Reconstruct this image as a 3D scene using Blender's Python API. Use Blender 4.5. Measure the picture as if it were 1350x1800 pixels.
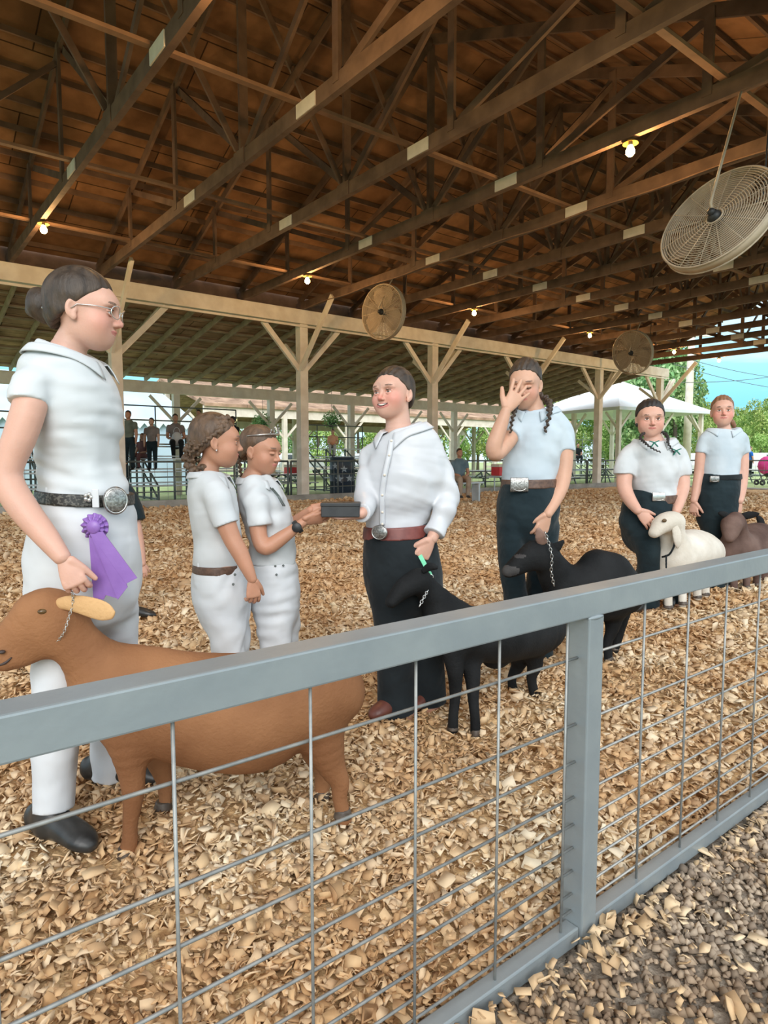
import bpy, bmesh, math, random, numpy as np
from mathutils import Vector, Matrix
random.seed(7); RNG = np.random.default_rng(7)
sc = bpy.context.scene
for o in list(bpy.data.objects): bpy.data.objects.remove(o)

# ------------------------------------------------------------------ camera, world, sun, exposure
F, CX, CY, CAMH = 1156.0, 675.0, 900.0, 1.2            # focal length in pixels of the 1350x1800 frame
PITCH, YAW = math.atan(94 / F), math.radians(38.2)
cd = bpy.data.cameras.new('camera'); cam = bpy.data.objects.new('camera', cd); sc.collection.objects.link(cam)
cam.location = (0, 0, CAMH); cam.rotation_euler = (math.pi / 2 - PITCH, 0, -YAW)
cd.sensor_fit = 'VERTICAL'; cd.sensor_height = 24; cd.lens = 24 * F / 1800; cd.clip_start = 0.05; cd.clip_end = 500
sc.camera = cam
sc.view_settings.view_transform = 'Standard'; sc.view_settings.look = 'None'
sc.view_settings.gamma = 1; sc.view_settings.use_curve_mapping = False
sc.view_settings.exposure = EXPO = 0.05
sc.cycles.use_denoising = True; sc.cycles.max_bounces = 6; sc.cycles.diffuse_bounces = 4
sc.cycles.caustics_reflective = False; sc.cycles.caustics_refractive = False
sc.cycles.sample_clamp_indirect = 4.0

wd = bpy.data.worlds.new('sky'); sc.world = wd; wd.use_nodes = True
wn, wl = wd.node_tree.nodes, wd.node_tree.links; wn.clear()
wo = wn.new('ShaderNodeOutputWorld'); wb = wn.new('ShaderNodeBackground'); wb.inputs[1].default_value = 1.65
tc = wn.new('ShaderNodeTexCoord'); sp = wn.new('ShaderNodeSeparateXYZ'); rp = wn.new('ShaderNodeValToRGB')
wl.new(tc.outputs['Generated'], sp.inputs[0]); wl.new(sp.outputs['Z'], rp.inputs[0])
rp.color_ramp.elements[0].position = 0.0; rp.color_ramp.elements[0].color = (.62, .80, .86, 1)
rp.color_ramp.elements[1].position = 1.0; rp.color_ramp.elements[1].color = (.95, .97, 1, 1)
for p_, c_ in ((.035, (.50, .74, .84, 1)), (.07, (.20, .55, .80, 1)), (.13, (.30, .66, .84, 1)), (.22, (.66, .80, .88, 1)), (.4, (.85, .9, .97, 1))):
    e_ = rp.color_ramp.elements.new(p_); e_.color = c_
nz = wn.new('ShaderNodeTexNoise'); nz.inputs['Scale'].default_value = 3.2; nz.inputs['Detail'].default_value = 5
mp = wn.new('ShaderNodeMapping'); mp.inputs['Scale'].default_value = (1, 1, 5)
wl.new(tc.outputs['Generated'], mp.inputs[0]); wl.new(mp.outputs[0], nz.inputs['Vector'])
r2 = wn.new('ShaderNodeValToRGB'); r2.color_ramp.elements[0].position = .52; r2.color_ramp.elements[1].position = .72
wl.new(nz.outputs[0], r2.inputs[0])
mx = wn.new('ShaderNodeMixRGB'); mx.inputs[2].default_value = (.8, .9, .95, 1)
wl.new(r2.outputs[0], mx.inputs[0]); wl.new(rp.outputs[0], mx.inputs[1]); wl.new(mx.outputs[0], wb.inputs[0]); wl.new(wb.outputs[0], wo.inputs[0])
# hazy daylight coming in under the open near side of the barn
sd = bpy.data.lights.new('sun', 'SUN'); sd.energy = 2.3; sd.angle = math.radians(38); sd.color = (1, .965, .92)
so = bpy.data.objects.new('sun', sd); sc.collection.objects.link(so)
so.rotation_euler = Vector((0.52, 0.72, -0.46)).to_track_quat('-Z', 'Y').to_euler()

# ------------------------------------------------------------------ helpers
UP = np.array([0, 0, 1.0]); RT = np.array([math.cos(YAW), -math.sin(YAW), 0.]); FH = np.array([math.sin(YAW), math.cos(YAW), 0.])
FW = FH * math.cos(PITCH) - UP * math.sin(PITCH); UC = np.cross(RT, FW)
def ray(x, y): return FW + RT * ((x - CX) / F) - UC * ((y - CY) / F)
def P(x, y, D):                                          # the point seen at (x, y) whose horizontal distance ahead is D metres
    r = ray(x, y); return np.array([0, 0, CAMH]) + r * (D / (r @ FH))
def N(v): v = np.asarray(v, float); return v / (np.linalg.norm(v) + 1e-12)
def tag(o, label=None, cat=None, group=None, kind=None):
    if label: o['label'] = label
    if cat: o['category'] = cat
    if group: o['group'] = group
    if kind: o['kind'] = kind
    return o
def empty(name, loc=(0, 0, 0), label=None, cat=None, group=None):
    o = bpy.data.objects.new(name, None); o.location = loc; o.empty_display_size = .1; sc.collection.objects.link(o)
    return tag(o, label, cat, group)
def link(name, me, mat=None, parent=None, smooth=False):
    if mat is not None:
        for m in (mat if isinstance(mat, (list, tuple)) else [mat]): me.materials.append(m)
    if smooth: me.polygons.foreach_set('use_smooth', [True] * len(me.polygons))
    o = bpy.data.objects.new(name, me); sc.collection.objects.link(o)
    if parent is not None:
        o.parent = parent; o.matrix_parent_inverse = Matrix.Translation(parent.location).inverted() if parent.type == 'EMPTY' and parent.rotation_euler[2] == 0 else parent.matrix_basis.inverted()
    return o
def npmesh(name, V, Fq, mi=None):
    V = np.asarray(V, np.float32); Fq = np.asarray(Fq, np.int32); me = bpy.data.meshes.new(name)
    n, k = Fq.shape; me.vertices.add(len(V)); me.vertices.foreach_set('co', V.ravel())
    me.loops.add(n * k); me.loops.foreach_set('vertex_index', Fq.ravel())
    me.polygons.add(n); me.polygons.foreach_set('loop_start', np.arange(0, n * k, k, dtype=np.int32)); me.polygons.foreach_set('loop_total', np.full(n, k, np.int32))
    if mi is not None: me.polygons.foreach_set('material_index', np.asarray(mi, np.int32))
    me.update(calc_edges=True); me.validate(); return me
class MB:                                                # collects shapes and links them as ONE mesh object
    def __init__(s): s.v = []; s.f = []; s.m = []; s.cur = 0
    def add(s, vs, fs):
        b = len(s.v); s.v += [tuple(map(float, v)) for v in vs]; s.f += [tuple(b + i for i in f) for f in fs]; s.m += [s.cur] * len(fs); return s
    def box(s, a, b):
        x0, y0, z0 = a; x1, y1, z1 = b
        return s.add([(x0, y0, z0), (x1, y0, z0), (x1, y1, z0), (x0, y1, z0), (x0, y0, z1), (x1, y0, z1), (x1, y1, z1), (x0, y1, z1)],
                     [(0, 3, 2, 1), (4, 5, 6, 7), (0, 1, 5, 4), (1, 2, 6, 5), (2, 3, 7, 6), (3, 0, 4, 7)])
    def bar(s, p, q, w, h, up=(0, 0, 1)):                 # box beam from p to q: w across, h along up
        p = np.array(p, float); q = np.array(q, float); t = N(q - p); sd_ = np.cross(t, up)
        if np.linalg.norm(sd_) < 1e-4: sd_ = np.cross(t, (0, 1, 0))
        sd_ = N(sd_); u = np.cross(sd_, t); vs = []
        for c in (p, q):
            for a, b in ((-1, -1), (1, -1), (1, 1), (-1, 1)): vs.append(c + sd_ * a * w / 2 + u * b * h / 2)
        return s.add(vs, [(0, 1, 2, 3), (7, 6, 5, 4), (0, 4, 5, 1), (1, 5, 6, 2), (2, 6, 7, 3), (3, 7, 4, 0)])
    def tube(s, pts, r, n=8, caps=True, closed=False):
        pts = [np.array(p, float) for p in pts]; m = len(pts); rs = r if hasattr(r, '__len__') else [r] * m
        vs = []; u = None
        for i, p in enumerate(pts):
            t = N((pts[(i + 1) % m] if (closed or i < m - 1) else pts[i]) - (pts[i - 1] if (closed or i > 0) else pts[i]))
            if u is None: u = N(np.cross(t, (0, 0, 1) if abs(t[2]) < .9 else (0, 1, 0)))
            u = N(u - t * (u @ t)); w = np.cross(t, u)
            for k in range(n):
                a = 2 * math.pi * k / n; vs.append(p + (u * math.cos(a) + w * math.sin(a)) * rs[i])
        fs = []
        for i in range(m if closed else m - 1):
            j = (i + 1) % m
            for k in range(n): fs.append((i * n + k, i * n + (k + 1) % n, j * n + (k + 1) % n, j * n + k))
        if caps and not closed: fs += [tuple(range(n))[::-1], tuple((m - 1) * n + k for k in range(n))]
        return s.add(vs, fs)
    def lathe(s, c, prof, n=24, axis=(0, 0, 1)):          # prof: (radius, height) pairs
        ax = N(axis); u = N(np.cross(ax, (0, 1, 0) if abs(ax[1]) < .9 else (1, 0, 0))); w = np.cross(ax, u); c = np.array(c, float); vs = []
        for r_, h in prof:
            for k in range(n):
                a = 2 * math.pi * k / n; vs.append(c + ax * h + (u * math.cos(a) + w * math.sin(a)) * r_)
        fs = [(i * n + k, i * n + (k + 1) % n, (i + 1) * n + (k + 1) % n, (i + 1) * n + k) for i in range(len(prof) - 1) for k in range(n)]
        return s.add(vs, fs)
    def ball(s, c, r, n=12, R=None):
        r = np.array(r if hasattr(r, '__len__') else (r, r, r), float); c = np.array(c, float); vs = []; h = n // 2
        for i in range(h + 1):
            th = math.pi * i / h
            for k in range(n):
                a = 2 * math.pi * k / n; v = np.array([math.sin(th) * math.cos(a), math.sin(th) * math.sin(a), math.cos(th)]) * r
                vs.append(c + (R @ v if R is not None else v))
        return s.add(vs, [(i * n + k, (i + 1) * n + k, (i + 1) * n + (k + 1) % n, i * n + (k + 1) % n) for i in range(h) for k in range(n)])
    def build(s, name, mat=None, parent=None, smooth=False, bevel=0):
        me = bpy.data.meshes.new(name); me.from_pydata(s.v, [], s.f)
        if max(s.m or [0]) > 0: me.polygons.foreach_set('material_index', s.m)
        me.update(); o = link(name, me, mat, parent, smooth)
        if bevel: b = o.modifiers.new('b', 'BEVEL'); b.width = bevel; b.segments = 2; b.limit_method = 'ANGLE'
        return o
def copy_tree(o, parent=None):
    c = o.copy(); sc.collection.objects.link(c)
    if parent is not None: c.parent = parent
    for ch in [x for x in bpy.data.objects if x.parent == o]: copy_tree(ch, c)
    return c

# ------------------------------------------------------------------ materials
def mat(name, col, rough=.6, metal=0, col2=None, scale=8., stretch=(1, 1, 1), bump=0, bscale=None, detail=4, rampos=(.35, .65), spec=.5, emit=None, estr=0, coords='Object', sheen=0, sss=0):
    m = bpy.data.materials.new(name); m.use_nodes = True; n, l = m.node_tree.nodes, m.node_tree.links; b = n['Principled BSDF']
    b.inputs['Base Color'].default_value = (*col, 1); b.inputs['Roughness'].default_value = rough; b.inputs['Metallic'].default_value = metal
    b.inputs['Specular IOR Level'].default_value = spec
    if sheen: b.inputs['Sheen Weight'].default_value = sheen
    if emit: b.inputs['Emission Color'].default_value = (*emit, 1); b.inputs['Emission Strength'].default_value = estr
    if col2 is not None or bump:
        tcn = n.new('ShaderNodeTexCoord'); mpn = n.new('ShaderNodeMapping'); mpn.inputs['Scale'].default_value = stretch; l.new(tcn.outputs[coords], mpn.inputs[0])
        no = n.new('ShaderNodeTexNoise'); no.inputs['Scale'].default_value = scale; no.inputs['Detail'].default_value = detail; l.new(mpn.outputs[0], no.inputs['Vector'])
        if col2 is not None:
            r = n.new('ShaderNodeValToRGB'); r.color_ramp.elements[0].position, r.color_ramp.elements[1].position = rampos
            r.color_ramp.elements[0].color = (*col, 1); r.color_ramp.elements[1].color = (*col2, 1); l.new(no.outputs[0], r.inputs[0]); l.new(r.outputs[0], b.inputs['Base Color'])
        if bump:
            nb = no
            if bscale: nb = n.new('ShaderNodeTexNoise'); nb.inputs['Scale'].default_value = bscale; nb.inputs['Detail'].default_value = detail; l.new(mpn.outputs[0], nb.inputs['Vector'])
            bp = n.new('ShaderNodeBump'); bp.inputs['Strength'].default_value = 1; bp.inputs['Distance'].default_value = bump; l.new(nb.outputs[0], bp.inputs['Height']); l.new(bp.outputs[0], b.inputs['Normal'])
    return m
def island_mat(name, cols, rough=.8):                    # colour differs from piece to piece
    m = bpy.data.materials.new(name); m.use_nodes = True; n, l = m.node_tree.nodes, m.node_tree.links; b = n['Principled BSDF']; b.inputs['Roughness'].default_value = rough
    b.inputs['Specular IOR Level'].default_value = .25
    g = n.new('ShaderNodeNewGeometry'); r = n.new('ShaderNodeValToRGB'); r.color_ramp.interpolation = 'LINEAR'
    r.color_ramp.elements[0].color = (*cols[0], 1); r.color_ramp.elements[1].color = (*cols[-1], 1)
    for i, c in enumerate(cols[1:-1]): r.color_ramp.elements.new((i + 1) / (len(cols) - 1)).color = (*c, 1)
    l.new(g.outputs['Random Per Island'], r.inputs[0])
    tcn = n.new('ShaderNodeTexCoord'); no = n.new('ShaderNodeTexNoise'); no.inputs['Scale'].default_value = 1.3; no.inputs['Detail'].default_value = 5; l.new(tcn.outputs['Object'], no.inputs['Vector'])
    r3 = n.new('ShaderNodeValToRGB'); r3.color_ramp.elements[0].position = .42; r3.color_ramp.elements[1].position = .6
    r3.color_ramp.elements[0].color = (.74, .56, .40, 1); r3.color_ramp.elements[1].color = (1, 1, 1, 1); l.new(no.outputs[0], r3.inputs[0])
    mm = n.new('ShaderNodeMixRGB'); mm.blend_type = 'MULTIPLY'; mm.inputs[0].default_value = .75; l.new(r.outputs[0], mm.inputs[1]); l.new(r3.outputs[0], mm.inputs[2]); l.new(mm.outputs[0], b.inputs['Base Color'])
    return m
M = {}
M['chip'] = island_mat('wood_shavings', [(.55, .38, .21), (.72, .54, .33), (.80, .64, .42), (.88, .77, .58), (.48, .32, .18), (.78, .61, .39)])
M['chipg'] = island_mat('scattered_chips', [(.62, .48, .30), (.80, .68, .48), (.50, .38, .24)])
M['pebble'] = island_mat('pebbles', [(.17, .14, .11), (.34, .29, .23), (.48, .41, .32), (.24, .20, .16), (.60, .52, .41)])
M['chipbase'] = mat('chip_bed', (.36, .20, .085), .9, col2=(.80, .56, .29), scale=26, bump=.03, detail=6, rampos=(.3, .62))
M['gravel'] = mat('gravel', (.15, .12, .09), .9, col2=(.38, .32, .25), scale=40, bump=.02, detail=8)
M['grass'] = mat('grass', (.26, .36, .14), .9, col2=(.44, .52, .24), scale=1.2, detail=8)
M['concrete'] = mat('concrete', (.26, .25, .22), .9, col2=(.40, .38, .34), scale=3)
M['galv'] = mat('grey_painted_steel', (.235, .27, .285), .42, .25, col2=(.27, .305, .315), scale=9, bump=.0006, bscale=60)
M['wire'] = mat('galvanised_wire', (.24, .25, .245), .5, .4, col2=(.36, .36, .34), scale=30)
M['white'] = mat('white_painted_timber', (.70, .62, .52), .65, col2=(.84, .77, .67), scale=3, stretch=(1, 1, 1), bump=.002, bscale=25)
M['wood'] = mat('truss_timber', (.10, .060, .042), .75, col2=(.17, .105, .073), scale=3, bump=.004, bscale=14)
M['woodlt'] = mat('runner_timber', (.19, .11, .068), .75, col2=(.27, .16, .10), scale=4, bump=.003)
M['plate'] = mat('white_splice_plate', (.62, .58, .54), .6, col2=(.72, .68, .63), scale=6)
M['black'] = mat('black_plastic', (.02, .022, .024), .5, col2=(.03, .032, .034), scale=20)
M['steel'] = mat('bright_steel', (.55, .55, .53), .3, .9, col2=(.70, .70, .68), scale=40)
M['alu'] = mat('aluminium_bench', (.55, .58, .58), .45, .4, col2=(.68, .70, .70), scale=3)
M['darkgreen'] = mat('dark_green_paint', (.03, .07, .06), .6, col2=(.05, .10, .08), scale=6)
def board_mat(name, a, b, dark, pitch_x, pitch_y, axis_scale=1.0, rough=.8):
    m = bpy.data.materials.new(name); m.use_nodes = True; n, l = m.node_tree.nodes, m.node_tree.links; bs = n['Principled BSDF']; bs.inputs['Roughness'].default_value = rough; bs.inputs['Specular IOR Level'].default_value = .2
    t = n.new('ShaderNodeTexCoord'); mp_ = n.new('ShaderNodeMapping'); l.new(t.outputs['Object'], mp_.inputs[0]); mp_.inputs['Scale'].default_value = (1, 1, 1)
    br = n.new('ShaderNodeTexBrick'); br.inputs['Scale'].default_value = 1; br.inputs['Brick Width'].default_value = pitch_x; br.inputs['Row Height'].default_value = pitch_y; br.inputs['Mortar Size'].default_value = .012
    br.inputs['Color1'].default_value = (*a, 1); br.inputs['Color2'].default_value = (*b, 1); br.inputs['Mortar'].default_value = (*dark, 1); l.new(mp_.outputs[0], br.inputs['Vector'])
    no = n.new('ShaderNodeTexNoise'); no.inputs['Scale'].default_value = 1.7; no.inputs['Detail'].default_value = 6; l.new(t.outputs['Object'], no.inputs['Vector'])
    r = n.new('ShaderNodeValToRGB'); r.color_ramp.elements[0].position = .35; r.color_ramp.elements[1].position = .7; r.color_ramp.elements[0].color = (.55, .5, .45, 1); r.color_ramp.elements[1].color = (1.25, 1.2, 1.15, 1); l.new(no.outputs[0], r.inputs[0])
    mm = n.new('ShaderNodeMixRGB'); mm.blend_type = 'MULTIPLY'; mm.inputs[0].default_value = 1; l.new(br.outputs['Color'], mm.inputs[1]); l.new(r.outputs[0], mm.inputs[2]); l.new(mm.outputs[0], bs.inputs['Base Color'])
    return m
M['sheath'] = board_mat('brown_roof_boards', (.25, .145, .080), (.18, .102, .057), (.045, .027, .015), 2.4, 1.2)
M['shedroof'] = board_mat('grey_brown_roof_boards', (.50, .35, .25), (.42, .29, .21), (.10, .08, .055), 3.0, .35)

# ------------------------------------------------------------------ ground
def hgt(x, y):                                            # height of the chip bed: scuffed hollows and mounds
    return .018 * np.sin(x * 3.1 + 1.3 * np.sin(y * 2.3)) * np.cos(y * 2.7 + .8) + .012 * np.sin(x * 7.3 + y * 5.1) * np.sin(y * 6.1 - x * 2.2) - .015
YF, YC, XE = .93, 16.0, 27.6                              # fence line, far curb, chip bed's far end
def grid(x0, x1, y0, y1, nx, ny, z):
    X, Y = np.meshgrid(np.linspace(x0, x1, nx), np.linspace(y0, y1, ny)); Z = z(X, Y) if callable(z) else np.full_like(X, z)
    V = np.stack([X, Y, Z], -1).reshape(-1, 3); i = np.arange(ny - 1)[:, None] * nx + np.arange(nx - 1)[None]; i = i.ravel()
    return V, np.stack([i, i + 1, i + nx + 1, i + nx], 1)
V1, F1 = grid(-4, 12, YF + .02, 9, 200, 100, hgt); V2, F2 = grid(12, XE, YF + .02, 9, 50, 40, hgt); V3, F3 = grid(-4, XE, 9, YC, 120, 40, hgt)
o = link('floor', npmesh('floor', np.concatenate([V1, V2, V3]), np.concatenate([F1, F2 + len(V1), F3 + len(V1) + len(V2)])), M['chipbase'], smooth=True); tag(o, kind='structure')
o = MB().box((-60, -30, -.5), (160, 160, -.09)).build('ground', M['grass']); tag(o, kind='structure')
o = MB().box((-6, -4, -.09), (34, YF + .02, -.012)).build('gravel_path', M['gravel']); tag(o, kind='structure')
o = MB().box((-6, YC, -.09), (30.5, 18.2, .0)).build('concrete_apron', M['concrete']); tag(o, kind='structure')
o = MB().box((XE, YF, -.09), (28.6, YC, .01)).build('end_kerb', M['concrete']); tag(o, kind='structure')

def chips(n, sample, size, thick=.0):                     # bent six-cornered shavings as one mesh
    x, y = sample(n); s = size(x, y) * np.clip(RNG.lognormal(0, .38, n), .45, 2.3)
    z = hgt(x, y) + RNG.uniform(0, .02, n) + s * .25
    a = RNG.uniform(0, 2 * np.pi, n); tilt = RNG.normal(0, .55, n); asp = RNG.uniform(.45, .9, n)
    pr = np.array([[-.5, -.5, 0], [0, -.55, .16], [.5, -.4, 0], [.45, .5, -.05], [0, .45, .12], [-.55, .4, .02]])[None] * np.ones((n, 1, 1))
    pr = pr + RNG.normal(0, .09, (n, 6, 3)); pr[:, :, 1] *= asp[:, None]; pr[:, :, 2] *= RNG.uniform(-1, 1.6, n)[:, None]
    lo = pr.copy(); lo[:, :, 2] -= .09
    pr = np.concatenate([pr, lo], 1) * s[:, None, None]
    ct, st = np.cos(tilt), np.sin(tilt); ca, sa = np.cos(a), np.sin(a); t2 = RNG.normal(0, .5, n); c2, s2 = np.cos(t2), np.sin(t2)
    X = pr[..., 0]; Y = pr[..., 1] * ct[:, None] - pr[..., 2] * st[:, None]; Z = pr[..., 1] * st[:, None] + pr[..., 2] * ct[:, None]
    X, Z = X * c2[:, None] - Z * s2[:, None], X * s2[:, None] + Z * c2[:, None]
    X, Y = X * ca[:, None] - Y * sa[:, None], X * sa[:, None] + Y * ca[:, None]
    V = np.stack([X + x[:, None], Y + y[:, None], Z + z[:, None]], -1).reshape(-1, 3)
    q = np.array([[0, 1, 4, 5], [1, 2, 3, 4], [11, 10, 7, 6], [10, 9, 8, 7], [0, 6, 7, 1], [1, 7, 8, 2], [2, 8, 9, 3], [3, 9, 10, 4], [4, 10, 11, 5], [5, 11, 6, 0]])
    Q = (q[None] + (np.arange(n) * 12)[:, None, None]).reshape(-1, 4); return V, Q
def polar(y0, y1, x1, r0, r1, pw):
    def f(n):
        xs, ys = [], []
        c = 0
        while c < n:
            r = (r0 ** pw + RNG.uniform(0, 1, n) * (r1 ** pw - r0 ** pw)) ** (1 / pw); a = math.pi / 2 - YAW + RNG.uniform(-.70, .85, n)
            x, y = r * np.cos(a), r * np.sin(a); k = (y > y0) & (y < y1) & (x < x1) & (x > -3); xs.append(x[k]); ys.append(y[k]); c += k.sum()
        return np.concatenate(xs)[:n], np.concatenate(ys)[:n]
    return f
szf = lambda x, y: np.clip(.0165 + .0028 * np.hypot(x, y), .019, .06)
Vc, Qc = chips(158000, polar(YF + .03, YC - .05, XE - .05, .9, 26, .75), szf)
o = link('wood_chips', npmesh('wood_chips', Vc, Qc), M['chip']); tag(o, 'golden wood shavings spread thick over the show ring floor', 'wood chips', kind='stuff')
def near_strip(n): x = RNG.uniform(.4, 3.2, n); return x, YF - .03 - RNG.exponential(.16, n)
Vg, Qg = chips(900, near_strip, lambda x, y: np.full(len(x), .022)); Vg[:, 2] += .012
o = link('strewn_chips', npmesh('strewn_chips', Vg, Qg), M['chipg']); tag(o, 'pale wood shavings strewn on the grey gravel outside the fence', 'wood chips', kind='stuff')
n = 26000; x = RNG.uniform(.5, 6.5, n) ; y = YF - .03 - RNG.uniform(0, 1, n) ** 1.1 * (1.0); s = RNG.uniform(.004, .014, n) * (1 + .1 * x)
oc = np.array([[1, 0, 0], [0, 1, 0], [-1, 0, 0], [0, -1, 0], [0, 0, .8], [0, 0, -.8]]); V = oc[None] * (1 + RNG.normal(0, .22, (n, 6, 3))) ; V += RNG.normal(0, .18, (n, 6, 3)); V *= s[:, None, None]
V += np.stack([x, y, -.012 + s * .5 + RNG.uniform(0, .006, n)], -1)[:, None]
T = np.array([[0, 1, 4], [1, 2, 4], [2, 3, 4], [3, 0, 4], [1, 0, 5], [2, 1, 5], [3, 2, 5], [0, 3, 5]])
o = link('pebbles', npmesh('pebbles', V.reshape(-1, 3), (T[None] + (np.arange(n) * 6)[:, None, None]).reshape(-1, 3)), M['pebble']); tag(o, 'small grey pebbles covering the path outside the fence', 'gravel', kind='stuff')

# ------------------------------------------------------------------ near fence: welded panels of square tube and wire
PX = [-1.1, 3.8, 8.7]
for i in range(2):
    x0, x1 = PX[i], PX[i + 1]; xm = x0 + 2.46
    e = empty('fence_panel', ((x0 + x1) / 2, YF, 0), ['grey steel ring fence panel nearest the camera, on both sides of the square post', 'farther grey steel ring fence panel along the near side, at the right edge'][i], 'fence', 'ring fence panels')
    MB().box((x0, YF - .025, .822), (x1 - .002, YF + .04, .886)).build('top_rail', M['galv'], e, bevel=.004)
    for a_, b_ in ((x0 + .03, xm - .03), (xm + .03, x1 - .03)):
        MB().box((a_, YF - .02, .0), (b_, YF + .02, .045)).build('bottom_rail', M['galv'], e, bevel=.004)
        for z in (.72, .555, .46, .37, .30, .24, .18, .12, .075): MB().tube([(a_, YF + .004, z), (b_, YF + .004, z)], .0034, 6).build('level_wire', M['wire'], e, True)
        k = a_ + .225
        while k < b_ - .03: MB().tube([(k, YF - .003, .03), (k, YF - .003, .83)], .0032, 6).build('upright_wire', M['wire'], e, True); k += .236
    for px_ in ((x0, xm, x1) if i == 0 else (xm, x1)): MB().box((px_ - .03, YF - .028, -.02), (px_ + .03, YF + .032, .822)).build('post', M['galv'], e, bevel=.004); MB().ball((px_, YF - .024, .820), (.034, .007, .006), 10).build('weld', M['galv'], e, True)

# ------------------------------------------------------------------ main barn
ordn = 'first second third fourth fifth sixth seventh eighth ninth tenth eleventh twelfth thirteenth fourteenth fifteenth sixteenth seventeenth eighteenth nineteenth'.split()
def ordw(n): return ordn[n - 1] if n < 20 else ('twentieth' if n == 20 else 'twenty-' + ordn[n - 21] if n < 30 else 'thirtieth' if n == 30 else 'thirty-' + ordn[n - 31] if n < 40 else 'fortieth')
XS = [2.7 + 1.83 * k for k in range(-2, 15)]; ZC = 5.43; YN, YE, YR, ZR = 1.7, 16.6, 9.1, 8.62
XEND = 28.5
mb = MB()                                                 # roof deck: two slopes with thickness
for (ya, za, yb, zb) in ((YN - .5, 5.5, YR, ZR), (YE + .1, 5.7, YR, ZR)):
    mb.add([(-6, ya, za + .1), (XEND + .5, ya, za + .1), (XEND + .5, yb, zb + .1), (-6, yb, zb + .1), (-6, ya, za + .16), (XEND + .5, ya, za + .16), (XEND + .5, yb, zb + .16), (-6, yb, zb + .16)],
           [(0, 1, 2, 3), (7, 6, 5, 4), (0, 4, 5, 1), (1, 5, 6, 2), (2, 6, 7, 3), (3, 7, 4, 0)])
o = mb.build('ceiling', M['sheath']); tag(o, kind='structure')
for side in (0, 1):                                       # purlins on each slope
    for k in range(13):
        f = (k + .4) / 13; y = (YN - .4 + (YR - YN + .4) * f) if side == 0 else (YE - (YE - YR) * f); z = (5.5 + (ZR - 5.5) * f) if side == 0 else (5.7 + (ZR - 5.7) * f)
        o = MB().box((-5.8, y - .02, z + .03), (XEND + .4, y + .02, z + .13)).build('roof_purlin', M['wood'])
        tag(o, 'long brown purlin under the %s roof slope, %s up from the eave' % ('near' if side == 0 else 'far', ordw(k + 1)), 'purlin', 'purlins under the %s roof slope' % ('near' if side == 0 else 'far'))
def truss(i, x):
    e = empty('roof_truss', (x, YR, ZC), 'brown timber roof truss, %s from the left end of the barn' % ordn[i], 'truss', 'timber roof trusses')
    MB().bar((x, YN, ZC + .1), (x, YE + .25, ZC + .1), .085, .2).build('bottom_chord', M['wood'], e)
    tp = lambda y: (5.55 + (ZR - 5.6) * (y - YN) / (YR - YN)) if y <= YR else (5.72 + (ZR - 5.77) * (YE - y) / (YE - YR))
    for a, b in ((YN - .3, YR), (YE + .1, YR)): MB().bar((x, a, tp(a) - .02), (x, b, tp(b) - .02), .05, .16).build('top_chord', M['wood'], e)
    MB().bar((x + .03, YR, ZC + .1), (x + .03, YR, ZR), .13, .06, (0, 1, 0)).build('king_post', M['wood'], e)
    for s in (-1, 1):
        for d in (2.5, 5.0): MB().bar((x - .03, YR + s * d, ZC + .1), (x - .03, YR + s * d, tp(YR + s * d)), .045, .12, (0, 1, 0)).build('web_post', M['wood'], e)
        for d0, d1 in ((0, 2.5), (2.5, 5.0), (5.0, 2.5)):
            if d0 == 5.0: continue
            MB().bar((x + .05, YR + s * d0, ZC + .2), (x + .05, YR + s * d1, tp(YR + s * d1) - .05), .045, .11).build('web_brace', M['wood'], e)
        MB().bar((x + .05, YR + s * 5.0, ZC + .2), (x + .05, YR + s * 6.4, tp(YR + s * 6.4) - .05), .045, .09).build('web_brace', M['wood'], e)
        MB().box((x - .06, YR + s * 1.85 - .22, ZC + .015), (x - .044, YR + s * 1.85 + .22, ZC + .185)).build('splice_plate', M['plate'], e)
    MB().box((x - .055, YR - .16, ZC + .0), (x - .043, YR + .16, ZC + .22)).build('gusset', mg, e)
mg = M['wood']
for i, x in enumerate(XS): truss(i, x)
for y, nm in ((3.9, 'nearest the camera side'), (7.45, 'just short of the ridge line'), (10.95, 'just past the ridge line'), (14.1, 'nearest the white eave beam')):
    o = MB().box((-3, y - .045, ZC + .2), (XEND, y + .045, ZC + .245)).build('ceiling_runner', M['woodlt']); tag(o, 'long thin brown board lying across the truss chords, ' + nm, 'board', 'runner boards over the trusses')
for i in range(len(XS) - 1):
    for y, a, b in ((YR - .08, 0, 1), (YR + .08, 1, 0)):
        zz = (ZC + .25, ZR - .12); o = MB().bar((XS[i] + .05, y, zz[a]), (XS[i + 1] - .03, y, zz[b]), .04, .09, (0, 0, 1)).build('sway_brace', M['wood'])
        tag(o, 'diagonal brown sway board %s along the ridge, right of the %s truss' % ('rising rightward' if a == 0 else 'falling rightward', ordw(i + 1)), 'brace', 'sway boards between the trusses')
    if i % 2:
        for y in (YR - 2.5, YR + 2.5):
            o = MB().bar((XS[i] + .05, y, ZC + .25), (XS[i + 1] - .05, y, ZC + 1.9), .04, .08).build('sway_brace', M['wood']); tag(o, 'slanting brown board %s the ridge, right of the %s truss' % ('short of' if y < YR else 'past', ordw(i + 1)), 'brace', 'side sway boards between the trusses')
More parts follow.
